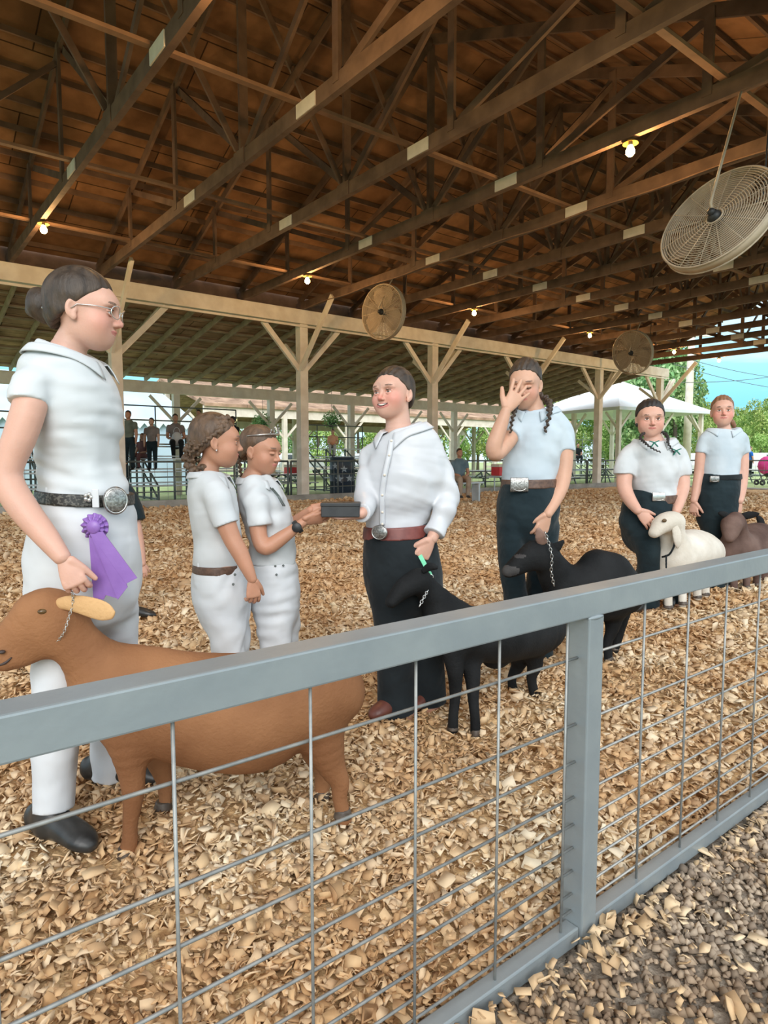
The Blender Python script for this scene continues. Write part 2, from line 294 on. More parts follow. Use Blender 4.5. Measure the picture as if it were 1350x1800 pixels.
for y, z, nm in ((3.3, ZC - .03, 'near'), (12.6, ZC - .02, 'far')):
    o = MB().tube([(9.85 + .06, y0, ZC - .02 + .015 * math.sin(y0 * 3)) for y0 in np.linspace(2.0 if nm == 'near' else 9.5, 9.4 if nm == 'near' else 16.2, 30)], .012, 6).build('ceiling_cable', M['woodlt'], smooth=True)
    tag(o, 'thin %s cable strung under a truss chord' % ('brown' if nm == 'near' else 'tan'), 'cable', None) ; o['label'] = 'thin brown cable under a truss chord, %s the big fan' % ('stretch closest to' if nm == 'near' else 'stretch away from')
for yy, nm in ((YE + .17, 'far'), (YN - .35, 'near')):
    o = MB().box((-6, yy, 5.36), (XEND + .4, yy + .04, 5.87)).build('trim_' + nm, M['wood']); tag(o, kind='structure')
# eave beam, posts with braces
o = MB().box((-4, YE - .16, 5.03), (XEND + 1.6, YE + .10, 5.42)).build('eave_beam', M['white'], bevel=.01); tag(o, 'long white painted eave beam carried on the tall ring posts', 'beam')
o = MB().box((-4, YE - .175, 4.93), (XEND + 1.6, YE - .135, 4.985)).build('beam_ledger', M['white']); tag(o, 'thin white ledger board just under the tall eave beam', 'board')
PXS = [0.0, 4.85, 10.05, 15.15, 20.0, 24.7, 29.6]
for i, x in enumerate(PXS):
    e = empty('barn_post', (x, YE, 0), 'tall white braced barn post %s' % ['at the far left edge behind the tall woman', 'behind the face of the tall woman', 'behind the girl with the tiara', 'behind the smiling woman with the box', 'behind the woman covering her face', 'behind the woman with green ribboned braids', 'at the right end of the long beam'][i], 'post', 'tall white posts on the far side of the ring')
    MB().box((x - .13, YE - .13, -.05), (x + .13, YE + .13, 5.025)).build('shaft', M['white'], e, bevel=.008)
    for s in (-1, 1): MB().bar((x + s * .1, YE, 3.75), (x + s * 1.25, YE - .02, 4.98), .09, .14).build('knee_brace', M['white'], e)
    MB().bar((x - .1, YE - .1, 3.75), (x - .1, YE - 1.75, 5.5), .07, .15).build('knee_brace', M['white'], e)
    MB().bar((x + .08, YE + .1, 3.85), (x + .08, YE + 1.1, 4.6), .06, .12).build('knee_brace', M['white'], e)
    MB().bar((x + .1, YE + .12, 3.7), (x + 1.15, YE + .12, 4.95), .05, .09).build('knee_brace', M['white'], e)
# lean-to shed roof beyond
YB = 22.9
mb = MB(); za, zb = 5.02, 3.95
mb.add([(-6, YE + .1, za + .3), (XEND + 1.2, YE + .1, za + .3), (XEND + 1.2, YB + .9, zb + .12), (-6, YB + .9, zb + .12), (-6, YE + .1, za + .36), (XEND + 1.2, YE + .1, za + .36), (XEND + 1.2, YB + .9, zb + .18), (-6, YB + .9, zb + .18)],
       [(0, 1, 2, 3), (7, 6, 5, 4), (0, 4, 5, 1), (1, 5, 6, 2), (2, 6, 7, 3), (3, 7, 4, 0)])
o = mb.build('lean_to_roof', M['shedroof']); tag(o, kind='structure')
M['rafter'] = mat('lean_to_rafter', (.30, .24, .17), .8, col2=(.40, .33, .24), scale=3)
for k in range(40):
    x = -3 + k * .84
    if x > XEND + 1.1: break
    o = MB().bar((x, YE + .15, za + .2), (x, YB + .85, zb + .03), .05, .16).build('rafter', M['rafter']); tag(o, 'sloping grey-brown rafter under the lean-to roof, %s from its left end' % ordw(k + 1), 'rafter', 'rafters of the lean-to roof')
for k in range(9):
    f = (k + .5) / 9; y = YE + .1 + (YB + .8 - YE) * f; z = za + .3 + (zb + .12 - za - .3) * f
    o = MB().box((-5.5, y - .05, z - .05), (XEND + 1.1, y + .05, z + .0)).build('roof_batten', M['rafter']); tag(o, 'long grey-brown batten under the lean-to roof, %s down from the tall beam' % ordw(k + 1), 'batten', 'battens of the lean-to roof')
o = MB().box((-4, YB - .08, 3.45), (XEND + 1.2, YB + .08, 3.84)).build('shed_beam', M['white']); tag(o, 'lower white beam along the outer edge of the lean-to roof', 'beam')
wh = ['at the far left', 'behind the neck of the tall woman', 'behind the bleacher with the seated women', 'behind the curly-haired girl', 'between the tiara girl and the barrel', 'behind the raised face of the smiling woman', 'to the right of the smiling woman', 'behind the woman covering her face', 'near the right end of the low beam']
for i, x in enumerate([1.3, 5.0, 8.7, 12.45, 16.25, 19.3, 22.3, 26, 29.5]):
    e = empty('shed_post', (x, YB, 0), 'short white lean-to post with knee braces ' + wh[i], 'post', 'white posts of the lean-to shed')
    MB().box((x - .11, YB - .11, -.1), (x + .11, YB + .11, 3.45)).build('shaft', M['white'], e)
    for s in (-1, 1): MB().bar((x + s * .08, YB, 2.5), (x + s * .92, YB, 3.36), .06, .1).build('knee_brace', M['white'], e)
# bulbs
M['bulb'] = mat('lit_bulb', (1, .8, .5), .4, emit=(1, .55, .16), estr=60)
M['brass'] = mat('yellow_shade', (.75, .45, .10), .4, col2=(.85, .55, .15), scale=9)
def bulb(x, y, lab, watt=75, z=ZC, s=1.0):
    e = empty('light_bulb', (x, y, z), lab, 'lamp', 'bare bulbs under the barn trusses')
    MB().lathe((x, y, z), [(.02, .0), (.05, -.012), (.10, -.05), (.102, -.056), (.045, -.02), (.02, -.03)], 20).build('lamp_shade', M['brass'], e, True)
    MB().lathe((x, y, z), [(.0, .02), (.03, .018), (.03, -.07), (.0, -.07)], 12).build('socket', M['black'], e, True)
    MB().lathe((x, y, z - .07), [(.0, .0), (.028, -.005), (.040, -.03), (.060, -.075), (.058, -.11), (.032, -.140), (.0, -.148)], 16).build('glass', M['bulb'], e, True)
    ld = bpy.data.lights.new('bulb_light', 'POINT'); ld.energy = watt * 1.35; ld.color = (1, .56, .22); ld.shadow_soft_size = .06
    lo = bpy.data.objects.new('bulb_light', ld); sc.collection.objects.link(lo); lo.location = (x, y, z - .30); lo.parent = e; lo.matrix_parent_inverse = Matrix.Translation(e.location).inverted()
bl = ['glowing bare bulb above the tall woman, at the far left', 'glowing bare bulb above the fan on the white beam', 'glowing bare bulb to the right of the second fan', 'glowing bulb just left of the farthest fan', 'glowing bulb second from the right end of the row', 'farthest glowing bulb at the right end of the row']
for (x, w), lab in zip(((2.72, 75), (8.22, 75), (13.7, 75), (19.19, 65), (24.66, 65), (28.32, 55)), bl): bulb(x, 13.3, lab, w)
bulb(8.22, 5.14, 'large glowing bare bulb nearest the camera, left of the big fan', 75)
bulb(2.72, 5.3, 'glowing bare bulb high above the tall woman on the near row', 90)
# fans
M['cage'] = mat('dusty_fan_wire', (.42, .34, .25), .6, .0, col2=(.52, .43, .32), scale=4)
M['blade'] = mat('dusty_fan_blade', (.34, .27, .20), .6, col2=(.42, .34, .25), scale=3)
def fan(c, R, n, lab, top):
    c = np.array(c); v_ = N(c - [0, 0, CAMH]); a_ = N(np.cross(v_, UP)); b_ = np.cross(a_, v_); n = N(-v_ * n[0] + a_ * n[1] + b_ * n[2]); e = empty('barrel_fan', tuple(c), lab, 'fan', 'round cage fans hung from the trusses')
    u = N(np.cross(n, UP)); w = np.cross(n, u); dep = R * .24
    mb = MB()
    for face in (1, -1):
        for k in range(20):
            rr = R * (.14 + .86 * k / 19); off = face * dep * (1 - (rr / R) ** 3 * .25) * .5 * (1 if rr > .05 else 1)
            mb.tube([c + n * off + (u * math.cos(a) + w * math.sin(a)) * rr for a in np.linspace(0, 2 * math.pi, 49)[:-1]], .0055 if k % 19 else .014, 4, closed=True)
        for a in np.linspace(0, 2 * math.pi, 17)[:-1]:
            d_ = u * math.cos(a) + w * math.sin(a); mb.tube([c + n * face * dep * .5 + d_ * R * .12, c + n * face * dep * .46 + d_ * R * .6, c + n * face * dep * .375 + d_ * R], .006, 4)
    mb.build('cage', M['cage'], e, True)
    MB().lathe(c, [(R * .99, -dep * .36), (R * 1.005, -dep * .36), (R * 1.005, dep * .36), (R * .99, dep * .36), (R * .99, -dep * .36)], 48, n).build('rim', M['cage'], e, True)
    mb = MB()
    for k in range(3):
        a = k * 2 * math.pi / 3 + .5; pts = []
        for r_, wd_ in ((.12, .16), (.35, .34), (.65, .42), (.9, .30)):
            d_ = u * math.cos(a) + w * math.sin(a); t_ = -u * math.sin(a) + w * math.cos(a)
            for s in (-1, 1): pts.append(c + d_ * R * r_ + t_ * R * wd_ * s + n * R * .07 * s)
        b = [p - n * .006 for p in pts]; m_ = len(pts)
        fs = [(2 * i, 2 * i + 1, 2 * i + 3, 2 * i + 2) for i in range(3)]; fs += [tuple(m_ + j for j in f[::-1]) for f in fs]; ed = [0, 2, 4, 6, 7, 5, 3, 1]
        fs += [(ed[j], ed[(j + 1) % 8], m_ + ed[(j + 1) % 8], m_ + ed[j]) for j in range(8)]
        MB().add(pts + b, fs).build('blade', M['blade'], e)
    MB().lathe(c + n * dep * .4, [(0, .12 * R), (.08 * R, .12 * R), (.11 * R, .04 * R), (.12 * R, -.1 * R), (0, -.12 * R)], 20, n).ball(c + n * (dep * .5 + .12 * R), R * .07).build('motor', M['black'], e, True)
    MB().tube([c + n * (dep * .5 + .05 * R), c + n * (dep * .5 + .16 * R) + UP * R * .12, np.array([min(XS, key=lambda t: abs(t - c[0] - n[0] * .1)), c[1] + n[1] * .1, top])], .016, 8).build('hanger_rod', M['cage'], e, True)
    p0 = c + n * (dep * .5 + .14 * R) - UP * R * .08; p1 = p0 + RT * R * .9 + UP * R * .35
    MB().tube([p0 + (p1 - p0) * t - UP * .16 * R * math.sin(t * math.pi) for t in np.linspace(0, 1, 14)] + [np.array([p1[0] + .1, p1[1], top])], .009, 6).build('cord', M['black'], e, True)
fan(P(1262, 388, 7.7), .645, (.60, -.46, .66), 'largest round cage fan hanging at the upper right', ZC + .02)
fan(P(674, 549, 15.8), .63, (.74, -.66, .12), 'round cage fan hanging in front of the white beam above the smiling woman', ZC + .02)
fan(P(1112, 620, 20.6), .66, (.84, -.52, -.1), 'farthest round cage fan near the right end of the beam', ZC + .02)
# far ring fence
M['pipe'] = mat('dark_grey_pipe', (.10, .125, .12), .5, .3, col2=(.15, .17, .165), scale=8)
YP = 16.95
def rail_fence(p, q, lab, n=6):
    p, q = np.array(p), np.array(q); e = empty('pipe_fence', tuple((p + q) / 2), lab, 'fence', 'pipe rail fence sections around the far side')
    for z in (1.12, .72, .34): MB().tube([p + UP * z, q + UP * z], .028 if z > 1 else .018, 8).build('rail', M['pipe'], e, True)
    for t in np.linspace(0, 1, n): MB().tube([p + (q - p) * t, p + (q - p) * t + UP * 1.12], .03, 8).build('post', M['pipe'], e, True)
    mb = MB(); L = np.linalg.norm(q - p)
    for t in np.arange(.2, L, .33): mb.tube([p + (q - p) * t / L + UP * .03, p + (q - p) * t / L + UP * 1.1], .005, 4)
    mb.build('wire_infill', M['wire'], e)
PB = [-3, 4.6, 9.8, 14.9, 19.8, 24.5, 28.6]
fl = ['at the left edge beyond the tall woman', 'in front of the bleachers', 'between the two girls and the dark barrel', 'beyond the smiling woman', 'beyond the woman covering her face', 'beyond the woman with green ribbons']
for i in range(6): rail_fence((PB[i] + .05, YP, 0), (PB[i + 1] - .05, YP, 0), 'dark grey pipe rail fence ' + fl[i], 4)
rail_fence((28.65, YP, 0), (28.65, 9, 0), 'dark grey pipe rail fence across the right end of the ring', 5)
o = MB().box((-4, 16.3, -.02), (28.5, 16.38, .16)).build('base_board', M['concrete']); tag(o, 'long weathered grey board along the far edge of the wood chips', 'board')

# ------------------------------------------------------------------ beyond the ring
# aluminium bleachers
def bleacher(x0, y0, L, rows, lab, rot=0):
    e = empty('bleacher', (x0 + L / 2, y0, 0), lab, 'bleacher', 'metal bleachers')
    for r in range(rows):
        z = .45 + r * .38; y = y0 + r * .62
        MB().box((x0, y - .14, z - .04), (x0 + L, y + .14, z)).build('seat_plank', M['alu'], e, bevel=.006)
        if r: MB().box((x0, y - .46, z - .34), (x0 + L, y - .16, z - .30)).build('foot_plank', M['alu'], e)
    for k in range(4):
        x = x0 + .1 + (L - .2) * k / 3; mb = MB()
        for r in range(rows):
            z = .45 + r * .38; y = y0 + r * .62; mb.bar((x, y, 0), (x, y, z - .04), .05, .05)
            if r: mb.bar((x, y - .62, z - .42), (x, y, z - .04), .04, .04)
        mb.bar((x, y0, .05), (x, y0 + (rows - 1) * .62, .05), .05, .05); mb.bar((x, y0 + .1, .1), (x, y0 + (rows - 1) * .62, .35 + (rows - 1) * .3), .04, .04)
        mb.build('frame', M['pipe'], e)
    zt = .45 + (rows - 1) * .38; yt = y0 + (rows - 1) * .62 + .2
    mb = MB()
    for z in (.45, .9): mb.tube([(x0, yt, zt + z), (x0 + L, yt, zt + z)], .022, 8)
    for k in range(5): mb.tube([(x0 + L * k / 4, yt, zt - .3), (x0 + L * k / 4, yt, zt + .9)], .022, 8)
    mb.build('guard_rail', M['pipe'], e, True)
bleacher(4.6, 18.6, 5.6, 5, 'metal bleacher on the left with several people sitting on it')
bleacher(-.6, 18.6, 4.3, 4, 'metal bleacher at the far left edge beside the arm of the tall woman')
bleacher(35.6, 25.6, 5, 4, 'pale metal bleacher far off under the left edge of the gazebo roof')
bleacher(13.1, 19.7, 2.9, 4, 'metal bleacher behind the dark barrel')
# picnic tables
def picnic(x, y, a, lab, first=[None]):
    if first[0] is None:
        e = empty('picnic_table', (0, 0, 0)); first[0] = e
        MB().box((-.95, -.36, .70), (.95, .36, .745)).build('table_top', M['alu'], e, bevel=.008)
        for s in (-1, 1):
            MB().box((-.95, s * .75 - .14, .42), (.95, s * .75 + .14, .46)).build('bench', M['alu'], e, bevel=.008)
            mb = MB(); mb.bar((s * .65, -.78, .40), (s * .65, .78, .40), .05, .05).bar((s * .65, -.33, .69), (s * .65, -.62, .0), .05, .05).bar((s * .65, .33, .69), (s * .65, .62, .0), .05, .05).bar((s * .65, -.34, .68), (s * .65, .34, .68), .05, .05).bar((s * .65, 0, .42), (s * .1, 0, .69), .04, .04)
            mb.build('leg_frame', M['pipe'], e)
    else: e = copy_tree(first[0])
    e.location = (x, y, -.09); e.rotation_euler = (0, 0, a); tag(e, lab, 'table', 'picnic tables beyond the ring')
for x, y, a, lab in [(17.2, 19.4, .1, 'picnic table just right of the man in the blue shirt'), (19.6, 21.0, .0, 'picnic table behind the elbow of the woman covering her face'), (11.6, 20.6, .15, 'picnic table behind the two girls'), (13.6, 24.6, .0, 'picnic table left of the dark barrel, behind the low shed beam'), (25.2, 19.0, .1, 'picnic table to the right of the woman covering her face, front row'),
                     (28.6, 21.5, .1, 'picnic table beside the gazebo posts, middle row'), (31.5, 20.6, .1, 'picnic table right of the gazebo posts'), (30.6, 24.0, .1, 'picnic table under the white gazebo roof'), (22.3, 25.6, .0, 'picnic table in the second row behind the smiling woman'), (36.5, 15.5, .8, 'picnic table on the grass beyond the red-haired woman'), (22.8, 21.4, .1, 'picnic table beyond the shoulder of the smiling woman')]: picnic(x, y, a, lab)
# barrel with stars
M['barrel'] = mat('navy_barrel', (.018, .03, .05), .45, col2=(.03, .05, .075), scale=3)
M['star'] = mat('pale_star_paint', (.30, .37, .45), .7, col2=(.42, .50, .56), scale=6)
c = np.array([12.6, 18.3, 0.]); e = empty('trash_barrel', tuple(c), 'dark navy trash barrel painted with pale stars beyond the fence', 'barrel')
MB().lathe(c, [(0, .02), (.40, .02), (.41, .05), (.41, .42), (.425, .44), (.41, .46), (.41, .82), (.425, .84), (.41, .86), (.41, 1.22), (.425, 1.25), (.39, 1.25), (.38, .3), (0, .3)], 32).build('drum', M['barrel'], e, True)
def star(cn, az, z, r):
    out = []
    for lay in (0.414, .42):
        for k in range(10):
            rr = r if k % 2 == 0 else r * .42; a = k * math.pi / 5; th = az + rr * math.sin(a) / .41; out.append(cn + np.array([math.cos(th) * lay, math.sin(th) * lay, z + rr * math.cos(a)]))
    return out, [tuple(range(10, 20)), tuple(range(10))[::-1]] + [(k, (k + 1) % 10, 10 + (k + 1) % 10, 10 + k) for k in range(10)]
for az, z, r in ((-2.4, .52, .16), (-2.0, .85, .13), (-1.55, .55, .14), (-2.75, .95, .12)):
    MB().add(*star(c, az, z, r)).build('painted_star', M['star'], e)
# gazebo
M['sheet'] = mat('white_roof_sheet', (.72, .78, .80), .5, col2=(.80, .84, .86), scale=2)
g0 = np.array([33.2, 21.2, 0.]); e = empty('gazebo', tuple(g0), 'open white gazebo with a low pyramid roof beyond the ring', 'gazebo')
def rotp(dx, dy, z, a=-.18): return g0 + np.array([dx * math.cos(a) - dy * math.sin(a), dx * math.sin(a) + dy * math.cos(a), z])
R_ = 3.5; ap = rotp(0, 0, 5.6); cs = [rotp(R_ * sx, R_ * sy, 3.75) for sx, sy in ((-1, -1), (1, -1), (1, 1), (-1, 1))]; cl = [c_ + np.array([0, 0, -.16]) for c_ in cs]
MB().add(cs + [ap] + cl + [ap - UP * .16], [(0, 1, 4), (1, 2, 4), (2, 3, 4), (3, 0, 4), (6, 5, 9), (7, 6, 9), (8, 7, 9), (5, 8, 9), (0, 5, 6, 1), (1, 6, 7, 2), (2, 7, 8, 3), (3, 8, 5, 0)]).build('gazebo_roof', M['sheet'], e)
for sx, sy in ((-1, -1), (1, -1), (1, 1), (-1, 1), (0, -1), (-1, 0)):
    p = rotp(3.1 * sx, 3.1 * sy, 0); mb = MB().bar(p, p + UP * 3.62, .2, .2, (0, 1, 0))
    for dx, dy in ((1, 0), (-1, 0), (0, 1), (0, -1)):
        if abs(sx + dx) <= 1 and abs(sy + dy) <= 1: mb.bar(p + UP * 2.6, rotp(3.1 * sx + dx * .85, 3.1 * sy + dy * .85, 3.55), .09, .1)
    mb.build('gazebo_post', M['white'], e)
# second open pavilion beyond the lean-to
e = empty('pavilion', (26, 36, 0), 'long open white pavilion seen between the ring posts', 'pavilion')
MB().add([(12.8, 30, 3.7), (42, 30, 3.7), (42, 36, 5.4), (12.8, 36, 5.4), (42, 42, 3.7), (12.8, 42, 3.7), (12.8, 30, 3.85), (42, 30, 3.85), (42, 36, 5.55), (12.8, 36, 5.55), (42, 42, 3.85), (12.8, 42, 3.85)],
         [(0, 3, 2, 1), (3, 5, 4, 2), (6, 7, 8, 9), (9, 8, 10, 11), (0, 1, 7, 6), (5, 11, 10, 4), (1, 2, 8, 7), (2, 4, 10, 8), (0, 6, 9, 3), (3, 9, 11, 5)]).build('pavilion_roof', M['shedroof'], e)
for y in (30.2, 41.8): MB().box((12.8, y - .06, 3.25), (42, y + .06, 3.72)).build('pavilion_beam', M['white'], e)
for k in range(8):
    for y in (30.2, 36, 41.8):
        x = 13.2 + k * 4.0; mb = MB().box((x - .11, y - .11, -.1), (x + .11, y + .11, 3.6 if y != 36 else 5.3))
        for s in (-1, 1): mb.bar((x, y, 2.2), (x + s * 1.1, y, 3.35), .08, .1)
        mb.build('pavilion_post', M['white'], e)
for x, y, n_ in ((14.4, 30.2, 'left of the tiara'), (18.3, 30.2, 'right of the tiara')):
    e2 = empty('pavilion_bulb', (x, y, 3.2), 'small lit bulb under the distant pavilion roof, ' + n_, 'lamp', 'pavilion bulbs'); MB().ball((x, y, 3.09), .12, 12).build('glass', M['bulb2'] if 'bulb2' in M else M.setdefault('bulb2', mat('pale_lit_bulb', (1, 1, .7), .4, emit=(1, .85, .35), estr=2.2)), e2, True)
    MB().lathe((x, y, 3.22), [(0, .03), (.05, .03), (.05, -.03), (0, -.03)], 10).build('socket', M['black'], e2)
# white board stalls under the pavilion and behind it
for (x0, x1, y, z1, c_) in ((14, 22, 33, 1.15, 0), (24, 33, 33.6, 1.2, 1), (34, 41.5, 31.8, 1.1, 2)):
    e = empty('board_fence', ((x0 + x1) / 2, y, 0), ['low white board fence behind the barrel', 'low white board fence behind the smiling woman', 'long white board fence behind the gazebo tables'][c_], 'fence', 'white board fences')
    for z in (.35, .7, z1): MB().box((x0, y - .02, z - .14), (x1, y + .02, z)).build('board', M['white'], e)
    for k in range(int((x1 - x0) / 2) + 1): MB().box((x0 + 2 * k - .05, y + .021, -.1), (x0 + 2 * k + .05, y + .12, z1)).build('post', M['white'], e)
# pale tent with a scalloped edge
M['tent'] = mat('pale_blue_tent_cloth', (.42, .56, .70), .7, col2=(.52, .66, .78), scale=.6)
def tent(x0, x1, y, lab):
    e = empty('tent', ((x0 + x1) / 2, y + 2, 0), lab, 'tent', 'pale tents beyond the bleachers')
    MB().box((x0, y, -.1), (x1, y + .06, 3.0)).build('tent_wall', M['tent'], e)
    MB().add([(x0 - .2, y - .2, 3.0), (x1 + .2, y - .2, 3.0), (x1 - .8, y + 3, 5.0), (x0 + .8, y + 3, 5.0), (x1 + .2, y + 6, 3.0), (x0 - .2, y + 6, 3.0)], [(0, 1, 2, 3), (3, 2, 4, 5), (1, 4, 2), (5, 0, 3), (0, 5, 4, 1)]).build('tent_roof', M['tent'], e)
    vs = []; fs = []; n_ = int((x1 - x0) / .4)
    for k in range(n_):
        a = x0 + k * (x1 - x0) / n_; b = x0 + (k + 1) * (x1 - x0) / n_; m_ = len(vs)
        for yy in (y - .21, y - .19): vs += [(a, yy, 3.02), (b, yy, 3.02), (b, yy, 2.8), ((a + b) / 2, yy, 2.55), (a, yy, 2.8)]
        fs += [tuple(m_ + i for i in (0, 4, 3, 2, 1)), tuple(m_ + 5 + i for i in (0, 1, 2, 3, 4))] + [(m_ + i, m_ + (i + 1) % 5, m_ + 5 + (i + 1) % 5, m_ + 5 + i) for i in range(5)]
    MB().add(vs, fs).build('scalloped_valance', M['sheet'], e)
tent(8.3, 12.2, 30.5, 'pale blue tent with a scalloped white edge behind the bleacher people')
tent(-3.5, 5.9, 29.5, 'pale blue tent at the left edge behind the arm of the tall woman')
# trees
M['leaf'] = island_mat('green_leaves', [(.16, .34, .09), (.30, .54, .15), (.46, .68, .24), (.58, .78, .36)], .7)
M['leafd'] = island_mat('deep_green_leaves', [(.10, .28, .11), (.22, .44, .18), (.34, .58, .27), (.46, .68, .38)], .7)
M['bark'] = mat('grey_bark', (.10, .08, .06), .9, col2=(.17, .14, .11), scale=5)
def tree_proto(n, seed, m, con):
    r = np.random.default_rng(seed); e = empty('tree', (0, 0, 0))
    cs = []; 
    for k in range(26):
        a = r.uniform(0, 6.28); h = r.uniform(.18, 1.0); rad = (.42 * (1 - h * .75) if con else .45 * math.sqrt(max(0, 1 - (2 * h - 1.1) ** 2)) * .85) ; rr = rad * math.sqrt(r.uniform(.1, 1))
        cs.append((math.cos(a) * rr, math.sin(a) * rr, h * .92, r.uniform(.08, .15)))
    cs = np.array(cs); idx = r.integers(0, 26, n); d = r.normal(0, 1, (n, 3)); d /= np.linalg.norm(d, axis=1)[:, None]
    p = cs[idx, :3] + d * (cs[idx, 3] * r.uniform(.6, 1.05, n))[:, None]
    q = np.array([[-1, -.6, 0], [1, -.6, .2], [1.1, .6, -.1], [-.9, .7, .2]])[None] * r.uniform(.007, .015, n)[:, None, None]
    A = np.linalg.qr(r.normal(0, 1, (n, 3, 3)))[0]; V = np.einsum('nij,nkj->nki', A, q) + p[:, None]
    link('crown', npmesh('crown', V.reshape(-1, 3), np.arange(n * 4).reshape(-1, 4)), m, e)
    MB().tube([(0, 0, -.02), (.005, 0, .3), (-.01, .01, .6), (0, 0, .85)], [.026, .02, .014, .004], 8).build('trunk', M['bark'], e, True)
    return e
protos = [tree_proto(9500, 1, M['leaf'], False), tree_proto(9500, 2, M['leafd'], True), tree_proto(9500, 3, M['leaf'], False)]
used = [False] * 3
tr = [(1105, 62, 11.5, 1), (1150, 52, 12.5, 1), (1185, 66, 13.5, 1), (1135, 70, 12, 0), (1230, 80, 10, 0), (1262, 74, 8.6, 2), (1300, 84, 9.5, 0), (1335, 70, 9.6, 2), (1375, 78, 11, 1), (1205, 90, 11, 2), (1060, 75, 9, 0), (1010, 70, 9, 2),
      (960, 80, 10, 0), (900, 76, 10, 1), (840, 72, 9, 2), (780, 70, 9.5, 0), (700, 68, 9, 1), (630, 66, 9, 2), (560, 64, 8.5, 0), (490, 66, 9, 1), (420, 64, 8.6, 2), (350, 66, 9, 0), (1280, 95, 10, 1), (1350, 92, 11, 0), (1420, 84, 10, 2), (1080, 55, 5.2, 0), (1245, 62, 5.6, 0), (1315, 58, 5.2, 2), (1500, 80, 11, 0), (1590, 76, 10, 2), (1700, 84, 12, 1), (1830, 80, 11, 0), (1455, 62, 6, 2)]
tl = ['behind the left half of the gazebo roof', 'tall conical one above the gazebo roof', 'tall conical one left of the power pole', 'broad one behind the tallest conical pair', 'right of the power pole', 'above the head of the red-haired woman', 'right of the red-haired woman', 'large pale one near the right edge', 'partly cut by the right edge', 'far behind the power pole', 'behind the gazebo posts', 'left of the gazebo', 'behind the face-covering woman', 'left of the face-covering woman', 'behind the man in the blue shirt', 'above the shoulder of the smiling woman', 'behind the smiling face', 'between the barrel and the smiling woman', 'behind the dark barrel', 'behind the tiara', 'between the two girls', 'behind the curly-haired girl', 'far one above the red-haired woman', 'far one near the right edge', 'far one outside the right edge', 'low bushy one under the gazebo roof', 'low bushy one left of the red-haired woman', 'low bushy one right of the red-haired woman', 'first broad one past the right edge', 'second broad one past the right edge', 'tall conical one past the right edge', 'last broad one past the right edge', 'low bushy one past the right edge']
for (px, D_, h, k), lb in zip(tr, tl):
    e = protos[k] if not used[k] else copy_tree(protos[k]); used[k] = True
    h *= .80 if px > 1220 else .95
    p = P(px, 806, D_); e.location = (p[0], p[1], -.1); e.scale = (h * (.8 if k != 1 else .75), h * .8, h); e.rotation_euler = (0, 0, px * .7)
    tag(e, 'leafy green tree far beyond the ring, ' + lb, 'tree', 'trees along the horizon')
# utility pole and wires
p0 = P(1206, 806, 38); p1 = P(1214, 640, 38)
e = empty('power_pole', (p0[0], p0[1], 0), 'pale round power pole rising beyond the right end of the barn', 'pole')
MB().tube([(p0[0], p0[1], -.1), p1, p1 + (p1 - p0) * .35], [.24, .2, .18], 14).build('pole', M['white'], e, True)
MB().bar(p1 + (p1 - p0) * .3 - RT * 1.1, p1 + (p1 - p0) * .3 + RT * 1.1, .12, .14).build('cross_arm', M['white'], e)
for (xa, ya, xb, yb), lb in zip(((1185, 672, 1420, 650), (1185, 640, 1420, 688), (1200, 628, 1420, 668)), ('lowest and darkest one', 'one dipping to the right', 'faint one nearest the roof edge')):
    a = P(xa, ya, 36); b = P(xb, yb, 44); o = MB().tube([a + (b - a) * t - UP * 1.0 * t * (1 - t) for t in np.linspace(0, 1, 20)], .018, 5).build('power_line', M['pipe']); tag(o, 'thin power line crossing the blue sky, ' + lb, 'cable', 'power lines over the field')
# parked trailers and cars
M['car'] = mat('white_vehicle_paint', (.70, .72, .74), .3, col2=(.78, .80, .82), scale=2)
M['glass'] = mat('dark_car_window', (.05, .07, .08), .15, col2=(.08, .10, .11), scale=2)
M['tyre'] = mat('black_tyre', (.02, .02, .02), .8, col2=(.035, .035, .035), scale=8)
def car(px, D_, ang, lab):
    c = P(px, 806, D_); c[2] = -.1; e = empty('car', tuple(c), lab, 'car', 'parked vehicles')
    ca, sa = math.cos(ang), math.sin(ang); T_ = lambda x, y, z: c + np.array([x * ca - y * sa, x * sa + y * ca, z])
    prof = [(-2.3, .35), (-2.35, .8), (-2.1, 1.0), (-1.9, 1.55), (-1.4, 1.72), (.5, 1.72), (1.2, 1.12), (2.2, .98), (2.35, .7), (2.3, .35)]; n_ = len(prof)
    vs = [T_(x, s * (.9 if z < 1.2 else .72), z) for s in (-1, 1) for x, z in prof]
    MB().add(vs, [tuple(range(n_)), tuple(range(n_, 2 * n_))[::-1]] + [(i, n_ + i, n_ + (i + 1) % n_, (i + 1) % n_) for i in range(n_)]).build('car_body', M['car'], e)
    for s in (-1, 1):
        w = [(-1.75, 1.12), (-1.62, 1.58), (.4, 1.6), (.85, 1.14)]
        vs = [T_(x, s * (.93 if z < 1.2 else .80), z) for x, z in w] + [T_(x, s * .6, z) for x, z in w]
        MB().add(vs, [(0, 1, 2, 3), (7, 6, 5, 4), (0, 4, 5, 1), (1, 5, 6, 2), (2, 6, 7, 3), (3, 7, 4, 0)]).build('side_window', M['glass'], e)
        for x in (-1.5, 1.5): MB().lathe(T_(x, s * .8, .34), [(0, -.12), (.34, -.12), (.34, .12), (.2, .13), (0, .13)], 20, (-sa * s, ca * s, 0)).build('wheel', M['tyre'], e, True)
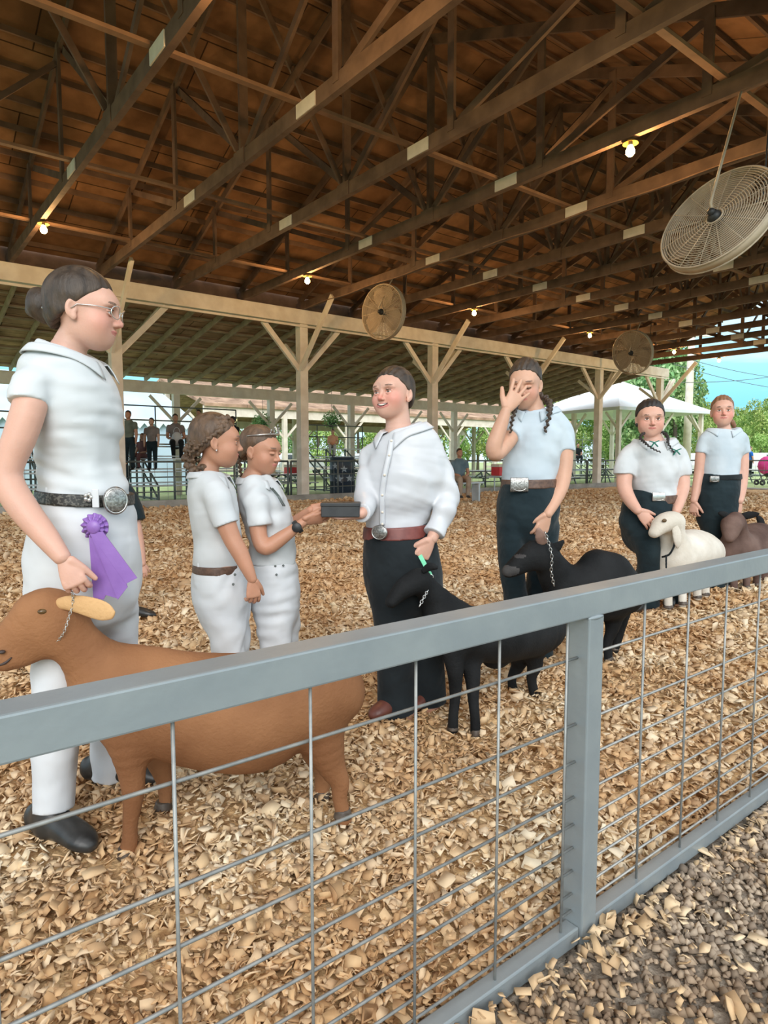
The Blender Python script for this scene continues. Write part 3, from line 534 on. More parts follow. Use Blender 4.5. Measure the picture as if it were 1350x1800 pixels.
for px, D_, a, lb in ((1236, 52, .1, 'white car parked left of the red-haired woman'), (1335, 50, .2, 'white car parked right of the red-haired woman'), (1190, 56, 0, 'white car parked behind the power pole'), (655, 56, .2, 'white car parked behind the smiling woman'), (520, 54, .1, 'white car parked behind the tiara girl'), (960, 60, 0, 'white car parked behind the face-covering woman')): car(px, D_, a, lb)
# stroller with a pink hood, red cooler, hanging plant
M['pink'] = mat('pink_fabric', (.62, .03, .22), .7, col2=(.75, .06, .32), scale=5)
M['red'] = mat('red_plastic', (.65, .03, .04), .5, col2=(.75, .06, .06), scale=5)
c = P(1346, 850, 31); c[2] = -.05; e = empty('stroller', tuple(c), 'stroller with a bright pink hood cut by the right edge', 'stroller')
mb = MB(); vs = []
for i in range(9):
    a = math.radians(-15 + 135 * i / 8)
    for s in (-1, 0, 1): vs.append(c + RT * (s * .3) + FH * 0 + np.array([0, 0, .95]) - RT * math.cos(a) * .42 * (1 if s == 0 else .95) + UP * math.sin(a) * .42 * (1 if s == 0 else .92) + FH * s * .28)
MB().ball(c + UP * .92, (.44, .36, .44), 18).build('hood', M['pink'], e, True)
MB().ball(c + UP * .55 + RT * .15, (.34, .25, .18), 14).build('seat', M['black'], e, True)
mb = MB()
for s in (-1, 1): mb.tube([c + FH * s * .25 + RT * .55 + UP * 1.0, c + FH * s * .25 - RT * .3 + UP * .15], .018, 8).tube([c + FH * s * .25 - RT * .3 + UP * .9, c + FH * s * .25 + RT * .35 + UP * .15], .018, 8)
mb.build('frame', M['pipe'], e, True)
for sx in (-.3, .35):
    for s in (-1, 1): MB().lathe(c + RT * sx + FH * s * .25 + UP * .12, [(.05, -.02), (.13, -.02), (.13, .02), (.05, .02), (.05, -.02)], 18, tuple(FH)).build('wheel', M['tyre'], e, True)
for px, py, D_, w_, h_, lb in ((518, 826, 26, .75, .42, 'red and white cooler on the ground left of a white post'), (876, 826, 24, .34, .42, 'red and white cooler beyond the elbow of the face-covering woman')):
    c = P(px, py, D_); e = empty('cooler', (c[0], c[1], c[2] - h_ / 2), lb, 'cooler', 'red coolers'); 
    MB().box(c - [w_ / 2, .2, h_ / 2], c + [w_ / 2, .2, h_ / 4]).build('chest', M['red'], e, bevel=.02); MB().box(c + [-w_ / 2 - .01, -.21, h_ / 4], c + [w_ / 2 + .01, .21, h_ / 2]).build('lid', M['white'], e, bevel=.02)
    if c[2] > .5: MB().box((c[0] - .25, c[1] - .3, c[2] - h_ / 2 - .05), (c[0] + .25, c[1] + .3, c[2] - h_ / 2)).build('stand', M['alu'], e); [MB().bar((c[0] + s_ * .2, c[1], -.1), (c[0] + s_ * .2, c[1], c[2] - h_ / 2 - .05), .04, .04, (0, 1, 0)).build('stand_leg', M['alu'], e) for s_ in (-1, 1)]
for px, py, lb in ((462, 742, 'above the tiara'), (583, 738, 'above the man in the orange shirt')):
    c = P(px, py, 1.) - [0, 0, CAMH]; c = c * (23.15 / c[1]) + [0, 0, CAMH]; e = empty('hanging_plant', tuple(c), 'green hanging plant under the lean-to roof ' + lb, 'plant', 'hanging plants')
    n_ = 900; d = RNG.normal(0, 1, (n_, 3)); d /= np.linalg.norm(d, axis=1)[:, None]; p = c + d * RNG.uniform(.05, .42, n_)[:, None] * [1, 1, .95]
    A = np.linalg.qr(RNG.normal(0, 1, (n_, 3, 3)))[0]; q = np.array([[-1, -.5, 0], [1, -.5, 0], [1, .5, .1], [-1, .5, .1]])[None] * .035
    link('foliage', npmesh('foliage', (np.einsum('nij,nkj->nki', A, q * np.ones((n_, 1, 1))) + p[:, None]).reshape(-1, 3), np.arange(n_ * 4).reshape(-1, 4)), M['leafd'], e)
    MB().lathe(c - UP * .1, [(0, -.2), (.12, -.2), (.18, 0), (0, 0)], 16).build('pot', M['black'], e, True)
    MB().tube([c, [c[0], c[1], 4.06]], .008, 5).build('hanger', M['pipe'], e)

# ------------------------------------------------------------------ bodies: signed-distance shapes turned into one smooth skin
def catmull(rows, n):
    rows = np.array(rows, float); m = len(rows)
    if m < 3: return rows
    out = []
    for i in range(m - 1):
        p0, p1, p2, p3 = rows[max(i - 1, 0)], rows[i], rows[i + 1], rows[min(i + 2, m - 1)]
        for t in np.arange(n) / n: out.append(.5 * ((2 * p1) + (-p0 + p2) * t + (2 * p0 - 5 * p1 + 4 * p2 - p3) * t * t + (-p0 + 3 * p1 - 3 * p2 + p3) * t ** 3))
    out.append(rows[-1]); return np.array(out)
def loft(pts, w, d=None, A=None, k=.02, cap=1., n=3, neg=False):   # pts (m,3), half width along A, half depth across
    pts = np.array(pts, float); w = np.array(w, float); d = w if d is None else np.array(d, float)
    r = catmull(np.column_stack([pts, w, d]), n); r[:, 3:] = np.maximum(r[:, 3:], .0015)
    mx = r[:, 3:].max() * 1.05
    return dict(t='l', p=r[:, :3], w=r[:, 3], d=r[:, 4], A=None if A is None else np.array(A, float), k=k, cap=cap if hasattr(cap, '__len__') else (cap, cap), neg=neg, lo=r[:, :3].min(0) - mx, hi=r[:, :3].max(0) + mx)
def ell(c, r, R=None, k=.01, neg=False):
    r = np.array(r, float) * np.ones(3); m = r.max(); c = np.array(c, float)
    return dict(t='e', c=c, r=r, R=np.eye(3) if R is None else np.asarray(R, float), k=k, neg=neg, lo=c - m, hi=c + m)
def pdist(q, X):
    if q['t'] == 'e':
        Y = (X - q['c']) @ q['R']; a = np.sqrt(((Y / q['r']) ** 2).sum(-1)); b = np.sqrt(((Y / q['r'] ** 2) ** 2).sum(-1)) + 1e-9
        return np.where(a < .05, -q['r'].min(), a * (a - 1) / b)
    best = np.full(len(X), 9., np.float32); p, w, d = q['p'], q['w'], q['d']; m = len(p)
    for i in range(m - 1):
        ab = p[i + 1] - p[i]; L = np.linalg.norm(ab)
        if L < 1e-6: continue
        T = ab / L; A = q['A'] if q['A'] is not None else (UP if abs(T[2]) < .8 else RT)
        A = N(A - T * (A @ T)); B = np.cross(T, A); rel = X - p[i]; t0 = (rel @ T) / L; t = np.clip(t0, 0, 1)
        r = rel - t[:, None] * ab; ww = w[i] + (w[i + 1] - w[i]) * t; dd = d[i] + (d[i + 1] - d[i]) * t; mn = np.minimum(ww, dd)
        cz = mn.copy()
        x = r @ A; y = r @ B; z = r @ T
        a = np.sqrt((x / ww) ** 2 + (y / dd) ** 2 + (z / cz) ** 2); b = np.sqrt((x / ww ** 2) ** 2 + (y / dd ** 2) ** 2 + (z / cz ** 2) ** 2) + 1e-9
        best = np.minimum(best, np.where(a < .05, -mn, a * (a - 1) / b))
    for end, flat in ((0, q['cap'][0] < .5), (m - 1, q['cap'][1] < .5)):      # flat hems
        if flat:
            T = N(p[0] - p[1]) if end == 0 else N(p[-1] - p[-2]); r = X - p[end]; s_ = r @ T; near = (r * r).sum(1) < (2.3 * max(w[end], d[end])) ** 2; best = np.where(near, np.maximum(best, s_), best)
    return best
def field(prims, lo, res, shp):
    f = np.full(shp, 1., np.float32); ax = [lo[i] + res * np.arange(shp[i]) for i in range(3)]
    for q in prims:
        mg_ = q['k'] + res * 3; a = [max(0, int(np.floor((q['lo'][i] - mg_ - lo[i]) / res))) for i in range(3)]; b = [min(shp[i], int(np.ceil((q['hi'][i] + mg_ - lo[i]) / res)) + 1) for i in range(3)]
        if any(b[i] <= a[i] for i in range(3)): continue
        G = np.stack(np.meshgrid(*[ax[i][a[i]:b[i]] for i in range(3)], indexing='ij'), -1).reshape(-1, 3)
        s = tuple(slice(a[i], b[i]) for i in range(3)); cur = f[s].reshape(-1); dq = pdist(q, G).astype(np.float32); k = q['k']
        if q['neg']: h = np.maximum(k - np.abs(cur + dq), 0) / k; new = np.maximum(cur, -dq) + h * h * k / 4
        else: h = np.maximum(k - np.abs(cur - dq), 0) / k; new = np.minimum(cur, dq) - h * h * k / 4
        f[s] = new.reshape(f[s].shape)
    return f
def nets(f, lo, res):                                     # surface nets
    nx, ny, nz = f.shape; s = f < 0; C = [(i, j, k) for i in (0, 1) for j in (0, 1) for k in (0, 1)]
    cnt = sum(s[i:nx - 1 + i, j:ny - 1 + j, k:nz - 1 + k].astype(np.int8) for i, j, k in C); act = (cnt > 0) & (cnt < 8)
    I = np.argwhere(act); idx = np.full(act.shape, -1, np.int64); idx[act] = np.arange(len(I))
    val = {c: f[I[:, 0] + c[0], I[:, 1] + c[1], I[:, 2] + c[2]] for c in C}; acc = np.zeros((len(I), 3)); num = np.zeros(len(I))
    for a in C:
        for ax_ in range(3):
            if a[ax_]: continue
            b = list(a); b[ax_] = 1; b = tuple(b); va, vb = val[a], val[b]; x = (va < 0) != (vb < 0); t = np.where(x, va / np.where(x, va - vb, 1), 0)
            pt = np.array(a, float)[None] * np.ones((len(I), 1)); pt[:, ax_] = t; acc += pt * x[:, None]; num += x
    V = (I + acc / num[:, None]) * res + lo; Q = []
    for ax_ in range(3):
        o1, o2 = [(1, 2), (2, 0), (0, 1)][ax_]; sl = [slice(1, -1)] * 3; a = [slice(1, n_ - 1) for n_ in f.shape]; a[ax_] = slice(0, f.shape[ax_] - 1); b = list(a); b[ax_] = slice(1, f.shape[ax_])
        sa, sb = s[tuple(a)], s[tuple(b)]; E = np.argwhere(sa != sb)
        if not len(E): continue
        fl = sa[E[:, 0], E[:, 1], E[:, 2]]; base = E + 1; base[:, ax_] -= 1
        def cell(d1, d2): c = base.copy(); c[:, o1] -= d1; c[:, o2] -= d2; return idx[c[:, 0], c[:, 1], c[:, 2]]
        q = np.stack([cell(0, 0), cell(1, 0), cell(1, 1), cell(0, 1)], 1); q[~fl] = q[~fl][:, ::-1]; Q.append(q)
    Q = np.concatenate(Q) if Q else np.zeros((0, 4), int); return V, Q[(Q >= 0).all(1)]
def skin(prims, res, extra=None, warp=None):
    pos = [q for q in prims if not q['neg']]; lo = np.min([q['lo'] for q in pos], 0) - res * 3; hi = np.max([q['hi'] for q in pos], 0) + res * 3; shp = tuple(int(v) for v in np.ceil((hi - lo) / res) + 1)
    f = field(prims, lo, res, shp)
    if warp is not None:
        m = np.abs(f) < .06; G = np.argwhere(m) * res + lo; f[m] += warp(G)
    if extra is not None: f = extra(f, lo, res, shp)
    return nets(f, lo, res)
def folds(amp, freq, axis, seed=0):                        # soft cloth folds
    r = np.random.default_rng(seed); ds = [N(np.array(axis, float) + r.normal(0, .45, 3)) for _ in range(5)]; ph = r.uniform(0, 6, 5); fr = freq * r.uniform(.6, 1.7, 5); d2 = [N(r.normal(0, 1, 3)) for _ in range(5)]
    def g(X):
        s = 0
        for d, p, q, e in zip(ds, ph, fr, d2): s = s + np.sin(X @ d * q + p + 1.6 * np.sin(X @ e * q * .35 + p)) * np.clip(.5 + .8 * np.sin(X @ e * q * .22 + 2 * p), 0, 1)
        return (amp * s / 2.2).astype(np.float32)
    return g
def join(*parts):
    V, Q, o = [], [], 0
    for v, q in parts: V.append(v); Q.append(q + o); o += len(v)
    return np.concatenate(V), np.concatenate(Q)
def inside(e_, X): Y = (X - e_['c']) @ e_['R']; return ((Y / e_['r']) ** 2).sum(-1) < 1
def attr(me, name, val): a = me.attributes.new(name, 'FLOAT', 'POINT'); a.data.foreach_set('value', np.asarray(val, np.float32))

def skin_mat(name, base, blush, mottled=.03):
    m = mat(name, base, .5, col2=tuple(min(1, c * 1.08) for c in base), scale=14, bump=.0006, bscale=160, spec=.4); n, l = m.node_tree.nodes, m.node_tree.links; b = n['Principled BSDF']
    a = n.new('ShaderNodeAttribute'); a.attribute_name = 'blush'; mm = n.new('ShaderNodeMixRGB'); mm.inputs[2].default_value = (*blush, 1)
    src = b.inputs['Base Color'].links[0].from_socket; l.new(src, mm.inputs[1]); l.new(a.outputs['Fac'], mm.inputs[0]); l.new(mm.outputs[0], b.inputs['Base Color'])
    b.inputs['Subsurface Weight'].default_value = .12; b.inputs['Subsurface Radius'].default_value = (.012, .005, .003); b.inputs['Subsurface Scale'].default_value = 1
    return m
M['skinA'] = skin_mat('fair_skin', (.60, .345, .26), (.66, .22, .17))
M['skinB'] = skin_mat('tanned_skin', (.46, .23, .145), (.48, .19, .13))
M['skinC'] = skin_mat('light_tan_skin', (.56, .32, .22), (.58, .23, .17))
M['lip'] = mat('lips', (.50, .17, .14), .4, col2=(.55, .20, .17), scale=30)
M['mouth'] = mat('mouth_inside', (.10, .02, .02), .5, col2=(.13, .03, .03), scale=30)
M['tooth'] = mat('teeth', (.85, .80, .72), .3, col2=(.88, .84, .76), scale=30)
M['eyew'] = mat('eye_white', (.70, .66, .62), .2, col2=(.74, .70, .66), scale=30)
M['iris'] = mat('iris', (.06, .045, .03), .15, col2=(.09, .07, .05), scale=40)
M['brow'] = mat('brow_hair', (.16, .085, .055), .6, col2=(.24, .14, .10), scale=200)
def hair_mat(name, a, b): return mat(name, a, .55, col2=b, scale=40, stretch=(1, 1, .35), bump=.003, bscale=110, detail=6, rampos=(.3, .7))
M['brown'] = hair_mat('dark_brown_hair', (.022, .014, .009), (.075, .048, .030))
M['ltbrown'] = hair_mat('brown_hair', (.055, .032, .018), (.17, .10, .058))
M['blackh'] = hair_mat('black_hair', (.010, .009, .009), (.032, .026, .024))
M['redh'] = hair_mat('auburn_hair', (.15, .07, .035), (.30, .15, .08))
def cloth(name, a, b, scale=6, bump=.016, bs=8): return mat(name, a, .85, col2=b, scale=scale, bump=bump, bscale=bs, spec=.2, sheen=.1, detail=1.6)
M['shirt'] = cloth('white_cotton', (.55, .575, .59), (.60, .62, .63))
M['satin'] = mat('white_satin', (.53, .54, .565), .42, col2=(.58, .59, .61), scale=4, bump=.018, bscale=8, detail=1.5)
M['shirtblue'] = cloth('pale_blue_white_cotton', (.47, .55, .61), (.53, .60, .65))
M['jean'] = cloth('white_denim', (.58, .60, .625), (.63, .645, .66), bs=9)
M['blk'] = cloth('black_trouser_cloth', (.008, .011, .013), (.014, .019, .022), bs=14)
M['navy'] = cloth('deep_navy_cloth', (.009, .019, .024), (.015, .028, .034), bs=14)
M['belt'] = mat('brown_leather', (.07, .035, .022), .5, col2=(.13, .07, .045), scale=60)
M['beltr'] = mat('red_brown_leather', (.13, .03, .025), .45, col2=(.19, .05, .04), scale=30)
M['beltd'] = mat('dark_tooled_leather', (.012, .012, .010), .5, col2=(.10, .095, .08), scale=120, rampos=(.5, .6))
M['buckle'] = mat('engraved_silver', (.17, .165, .155), .35, .85, col2=(.42, .41, .39), scale=140, bump=.001, bscale=140)
M['boot'] = mat('black_boot_leather', (.018, .018, .017), .4, col2=(.035, .034, .032), scale=20)
M['bootb'] = mat('brown_boot_leather', (.10, .03, .02), .45, col2=(.15, .05, .035), scale=20)
M['purple'] = mat('purple_satin', (.21, .10, .36), .4, col2=(.29, .15, .46), scale=5, bump=.002, bscale=20)

def collar_mesh(name, c, fwd, rx, ry, prims, m, parent, h=.042, stand=.012, tip=.035, open_=24, drop=.03):   # a turned-down collar draped on the shirt
    f = N(np.array(fwd) * [1, 1, 0]); r = np.cross(f, UP); nr = 6
    for s in (1, -1):
        G = []
        for a in np.linspace(180, open_, 22):
            t = (180 - a) / (180 - open_); ar = math.radians(a); out = f * math.cos(ar) * ry / max(rx, ry) + r * s * math.sin(ar); out = N(out); base = c + f * math.cos(ar) * ry + r * s * math.sin(ar) * rx - UP * drop * t ** 1.6
            row = [base, base + UP * stand]; ex_ = tip * max(0, (t - .72) / .28) ** 1.5
            for j in range(1, nr): u = j / (nr - 1); row.append(base + UP * (stand - u * h * .75) + out * (.006 + u * h * .55) + (f * .25 - UP * .9 + r * s * .18) * ex_ * u)
            G.append(row)
        G = np.array(G); nn, mm_ = G.shape[:2]; X = G[:, 2:].reshape(-1, 3)
        for _ in range(8):
            d = np.min([pdist(q, X) for q in prims], 0) - .004; push = np.maximum(.007 - d, 0)[:, None]; cc = X - c; cc[:, 2] = 0; X = X + push * (cc / (np.linalg.norm(cc, axis=1)[:, None] + 1e-6) * .8 + UP * .45)
        G[:, 2:] = X.reshape(nn, mm_ - 2, 3); V = G.reshape(-1, 3); cc = V - c; cc[:, 2] = 0; nrm = cc / (np.linalg.norm(cc, axis=1)[:, None] + 1e-6); V2 = V - nrm * .0035 - UP * .001
        i = np.arange(nn - 1)[:, None] * mm_ + np.arange(mm_ - 1)[None]; i = i.ravel(); q1 = np.stack([i, i + 1, i + mm_ + 1, i + mm_], 1); n0 = nn * mm_; Fq = [q1, q1[:, ::-1] + n0]
        e1_ = np.arange(nn - 1) * mm_; e2_ = e1_ + mm_ - 1; Fq.append(np.stack([e1_, e1_ + mm_, e1_ + mm_ + n0, e1_ + n0], 1)); Fq.append(np.stack([e2_, e2_ + n0, e2_ + mm_ + n0, e2_ + mm_], 1))
        b = (nn - 1) * mm_ + np.arange(mm_ - 1); Fq.append(np.stack([b, b + 1, b + 1 + n0, b + n0], 1)); b = np.arange(mm_ - 1); Fq.append(np.stack([b, b + n0, b + 1 + n0, b + 1], 1))
        link(name, npmesh(name, np.concatenate([V, V2]), np.concatenate(Fq)), M[m], parent, True)
def frame(fwd, up=UP, roll=0):                             # columns right, forward, up
    f = N(fwd); r = N(np.cross(f, up)); u = np.cross(r, f)
    if roll: r, u = r * math.cos(roll) + u * math.sin(roll), u * math.cos(roll) - r * math.sin(roll)
    return np.stack([r, f, u], 1)
def head(c, R, h, mouth='closed', eyes='open', fat=1.0, nose=1.0, jaw=0.):
    s = h / .225; W = lambda x, y, z: c + R @ (np.array([x * fat, y, z]) * s); E = lambda x, y, z, r, k=.01, neg=False, Rl=None: ell(W(x, y, z), np.array(r) * s * np.array([fat, 1, 1]), R if Rl is None else R @ Rl, k * s, neg)
    L = lambda pts, w, k=.008, neg=False, n=3: loft([W(*p) for p in pts], np.array(w) * s, k=k * s, neg=neg, n=n)
    q = [E(0, -.018, .035, (.072, .092, .080)), E(0, .022, -.012, (.059 + jaw * .5, .066, .088), .04), E(0, .052, -.082, (.028, .030, .024), .03),
         E(.030 + jaw, .018, -.060, (.022, .045, .026), .04), E(-.030 - jaw, .018, -.060, (.022, .045, .026), .04),
         E(.036, .050, -.032, (.025, .026, .026), .03), E(-.036, .050, -.032, (.025, .026, .026), .03),
         E(0, .067, .030, (.050, .022, .020), .03), E(0, .066, -.058, (.027, .018, .018), .02)]
    q += [E(.030, .093, .001, (.017, .014, .012), .014, True), E(-.030, .093, .001, (.017, .014, .012), .014, True)]
    q += [L([(0, .080, .016), (0, .093, -.008), (0, .1035 * nose, -.026)], (.0065, .0075, .0095), .012), E(.009, .092, -.031, (.007, .009, .006), .006), E(-.009, .092, -.031, (.007, .009, .006), .006)]
    for sx in (1, -1):
        q.append(E(.030 * sx, .072, .001, (.0125, .0125, .0125), .001))
        q.append(L([(.017 * sx, .083, .004), (.030 * sx, .0875, .0095 if eyes == 'open' else .003), (.044 * sx, .078, .003)], (.0026, .0036 if eyes == 'open' else .008, .0028), .002))
        q.append(L([(.018 * sx, .083, -.004), (.030 * sx, .086, -.0085), (.043 * sx, .078, -.003)], (.0015, .0018, .0015), .004))
        q.append(L([(.014 * sx, .088, .020), (.032 * sx, .088, .026), (.050 * sx, .072, .020)], (.004, .0045, .003), .008))
        Re = np.array([[math.cos(.35), -math.sin(.35) * sx, 0], [math.sin(.35) * sx, math.cos(.35), 0], [0, 0, 1]])
        q.append(E(.075 * sx, -.012, -.006, (.006, .0165, .027), .004, False, Re)); q.append(E(.0805 * sx, -.007, -.002, (.0055, .0095, .016), .003, True, Re)); q.append(E(.073 * sx, -.004, -.030, (.006, .008, .010), .006))
    if mouth == 'smile':
        q.append(L([(-.029, .076, -.0445), (-.015, .089, -.0525), (0, .094, -.0565), (.015, .089, -.0525), (.029, .076, -.0445)], (.003, .006, .0072, .006, .003), .004, True)); q.append(L([(-.036, .066, -.040), (-.018, .086, -.0485), (0, .0910, -.0505), (.018, .086, -.0485), (.036, .066, -.040)], (.0018, .0028, .0030, .0028, .0018), .004))
        q.append(L([(-.036, .066, -.042), (-.019, .083, -.0575), (0, .0880, -.0635), (.019, .083, -.0575), (.036, .066, -.042)], (.0018, .0034, .0040, .0034, .0018), .004)); q += [E(.037, .058, -.026, (.020, .020, .017), .02), E(-.037, .058, -.026, (.020, .020, .017), .02)]
    else:
        mz = .003 if mouth == 'soft' else 0
        q.append(L([(-.024, .079, -.052 + mz), (-.008, .0900, -.0495), (0, .0895, -.0505), (.008, .0900, -.0495), (.024, .079, -.052 + mz)], (.002, .0042, .0038, .0042, .002), .004)); q.append(L([(-.022, .079, -.054 + mz), (0, .0875, -.0595), (.022, .079, -.054 + mz)], (.002, .0052, .002), .004))
    paint = []                                              # (ellipsoid, material slot)
    P_ = lambda x, y, z, r, slot: paint.append((ell(W(x, y, z), np.array(r) * s, R), slot))
    P_(0, .088, -.0530 if mouth != 'smile' else -.0565, (.024 if mouth != 'smile' else .033, .03, .0072 if mouth != 'smile' else .0112), 1)
    if mouth == 'smile': P_(0, .086, -.0562, (.0150, .020, .0054), 2); P_(.016, .083, -.0512, (.0120, .02, .0040), 2); P_(-.016, .083, -.0512, (.0120, .02, .0040), 2)
    for sx in (1, -1):
        if eyes == 'open': P_(.030 * sx, .078, .0005, (.0120, .0095, .0048 if mouth != 'smile' else .0036), 4); P_(.030 * sx, .085, .0005, (.0058, .008, .0048 if mouth != 'smile' else .0036), 5)
        P_(.032 * sx, .088, .0085 if eyes == 'open' else -.004, (.015, .016, .0022), 6); P_(.034 * sx, .085, .027, (.017, .02, .0040), 7)
    def blush(X, amt):
        b = np.zeros(len(X))
        for x, y, z, r in ((.040, .06, -.028, .034), (-.040, .06, -.028, .034), (0, .105, -.026, .016)):
            b = np.maximum(b, np.exp(-(((X - W(x, y, z)) ** 2).sum(1)) / (r * s) ** 2))
        return b * amt
    return q, paint, blush, W
def hairshell(c, R, h, fat=1.0, cut=(.97, -.002), part=None, grow=.007, top=.005):
    s = h / .225; W = lambda x, y, z: c + R @ (np.array([x * fat, y, z]) * s)
    q = [ell(W(0, -.020, .036), (np.array([.072 * fat, .092, .080 + top]) + grow) * s, R), ell(W(0, -.045, -.015), np.array([.058 * fat + grow * .6, .058 + grow, .06]) * s, R, .03)]
    def ex(f, lo, res, shp):
        G = np.stack(np.meshgrid(*[lo[i] + res * np.arange(shp[i]) for i in range(3)], indexing='ij'), -1); Y = (G - c) @ R / s
        pl = (cut[0] * Y[..., 1] + cut[1] - Y[..., 2] - .30 * np.maximum(np.abs(Y[..., 0]) / fat - .050, 0) + .10 * np.abs(Y[..., 0])) * .6 * s; rough = .0012 * s * np.sin(Y[..., 0] * 260 + Y[..., 2] * 60)
        k = .006; h_ = np.maximum(k - np.abs(f - pl), 0) / k; return np.maximum(f, pl) + h_ * h_ * k / 4 + rough
    return q, ex
def braid(pts, r, k=.004, n=None):                         # plaited lumps along a curve
    pts = catmull(np.array(pts), 8); L = np.r_[0, np.cumsum(np.linalg.norm(np.diff(pts, axis=0), axis=1))]; n = n or int(L[-1] / (r * .95)); out = []
    for i in range(n):
        u = (i + .5) / n * L[-1]; p = np.array([np.interp(u, L, pts[:, j]) for j in range(3)]); t = N(np.array([np.interp(u + .01, L, pts[:, j]) - np.interp(u - .01, L, pts[:, j]) for j in range(3)]))
        sd_ = N(np.cross(t, FH)); rr = r * (1 - .45 * i / n); s_ = 1 if i % 2 else -1; R = np.stack([N(sd_ + t * s_ * .8), np.cross(N(sd_ + t * s_ * .8), FH), FH], 1)
        out.append(ell(p + sd_ * s_ * rr * .32, (rr * 1.1, rr * .72, rr * .9), R, k))
    return out
def hand(wr, d, pn, side, L=.175, curl=.35, spread=.12, thumb=.6, curls=None, back=.012):  # d along the palm, pn out of the palm, side: thumb side
    d = N(d); pn = N(pn - d * (np.asarray(pn) @ d)); sd_ = N(side - d * (np.asarray(side) @ d) - pn * (np.asarray(side) @ pn)); s = L / .175; q = []
    kn = wr + d * .088 * s
    q.append(loft([wr - d * back * s, wr, wr + d * .045 * s, kn], np.array([.017, .021, .034, .039]) * s, np.array([.015, .016, .0145, .011]) * s, A=sd_, k=.008 * s))
    cv = curls or [curl] * 4
    for i, (o_, fl, r) in enumerate(((.029, .070, .0088), (.010, .079, .0091), (-.010, .073, .0087), (-.029, .058, .0078))):
        b = kn + sd_ * o_ * s - d * abs(o_) * .25 * s; a = spread * (1.5 - i) * .5; dd = N(d + sd_ * a); pts = [b - dd * .012 * s, b]; ang = 0
        for seg, fr in enumerate((.42, .32, .26)):
            ang += cv[i] * (.75 if seg == 0 else 1.05); v = dd * math.cos(ang) + pn * math.sin(ang); pts.append(pts[-1] + v * fl * fr * s)
        q.append(loft(pts, np.array([r * 1.05, r * 1.05, r, r * .94, r * .78]) * s, k=.003 * s, n=2))
    tb = wr + d * .022 * s + sd_ * .024 * s; td = N(d * math.cos(thumb) + sd_ * math.sin(thumb) + pn * .25); t2 = N(td + d * .4 + pn * .35)
    q.append(loft([tb - td * .01 * s, tb + td * .034 * s, tb + td * .034 * s + t2 * .03 * s, tb + td * .034 * s + t2 * .052 * s], np.array([.015, .0125, .0105, .0085]) * s, k=.006 * s, n=2)); return q
def rows(R_, D, A=None, k=.025, cap=1., scale=1., n=3):      # rows: (px, py, depth offset, half width in px, half depth in m)
    pts = [P(r[0], r[1], D + r[2]) for r in R_]; w = [r[3] * (D + r[2]) / F * scale for r in R_]; d = [(r[4] if r[4] else r[3] * (D + r[2]) / F) * scale for r in R_]
    return loft(pts, w, d, A, k, cap, n)
def build_person(label, D, foot, res=.0065, skinm='skinA', hairm='brown', parts=(), body=(), fine=(), paint=(), blush=None, hair=None, hres=.003, fres=.0028, group=None, cat='person'):
    g = P(foot[0], 806, D); e = empty('person', (g[0], g[1], 0), label, cat, group)
    bits = [skin(list(body), res)] + [skin(list(fp), fres) for fp in fine if fp]; V, Q = join(*bits)
    cen = V[Q].mean(1); mi = np.zeros(len(Q), int)
    for pe, slot in paint: mi[inside(pe, cen)] = slot
    if blush is not None:                                  # teeth and lips sit only on the head island
        pass
    me = npmesh('body', V, Q, mi); attr(me, 'blush', blush(V) if blush is not None else np.zeros(len(V)))
    link('body', me, [M[skinm], M['lip'], M['mouth'], M['tooth'], M['eyew'], M['iris'], M[hairm], M['brow']], e, True)
    if hair:
        hp, ex = hair; V, Q = skin(hp[0], hres, ex); bl = [(V, Q)] + ([skin(hp[1], hres)] if hp[1] else []); V, Q = join(*bl); link('hair', npmesh('hair', V, Q), M[hairm], e, True)
    for nm, prims, r_, m_, wp in parts:
        V, Q = skin(prims, r_, None, wp); link(nm, npmesh(nm, V, Q), M[m_], e, True)
    return e

# ------------------------------------------------------------------ people in the ring
def collar(c, fwd, rx, ry, hgt_=.03, drop=.05, open_=28, tipdrop=.045, th=.0055, lean=.012):
    f = N(np.array(fwd) * [1, 1, 0]); r = np.cross(f, UP); out = []
    for s in (1, -1):
        pts = []; w = []
        for a in np.linspace(180, open_, 9):
            t = (180 - a) / (180 - open_); a_ = math.radians(a); p = c + f * math.cos(a_) * ry + r * s * math.sin(a_) * rx - UP * drop * t ** 1.5; pts.append(p + UP * .0); w.append(hgt_ * (.55 + .25 * t))
        a_ = math.radians(open_); pts.append(pts[-1] + f * .012 + r * s * .014 - UP * tipdrop); w.append(.006)
        out.append(loft(pts, w, [th] * len(w), A=UP + f * .0, k=.004, n=2))
    return out
def boot(an, toe, m=1.0, heel=.07, hgt_=.12):               # ankle point above the heel, toe point
    an = np.array(an, float); toe = np.array(toe, float); d = N((toe - an) * [1, 1, 0]); gz_ = .0
    a = np.array([an[0], an[1], gz_]); L = np.linalg.norm((toe - an)[:2]); sd_ = np.cross(d, UP)
    q = [loft([a - d * heel + UP * .045, a + UP * .05, a + d * L * .55 + UP * .042, a + d * L * .85 + UP * .032, a + d * L + UP * .024], np.array([.032, .036, .041, .040, .024]) * m, np.array([.040, .044, .036, .028, .020]) * m, A=sd_, k=.02),
         loft([a + UP * .04, a + UP * hgt_], np.array([.040, .041]) * m, np.array([.044, .045]) * m, A=sd_, k=.03)]
    return q
def beltring(R_, D, A=None): return [rows(R_, D, A if A is not None else RT, .002, .08, 1.0)]
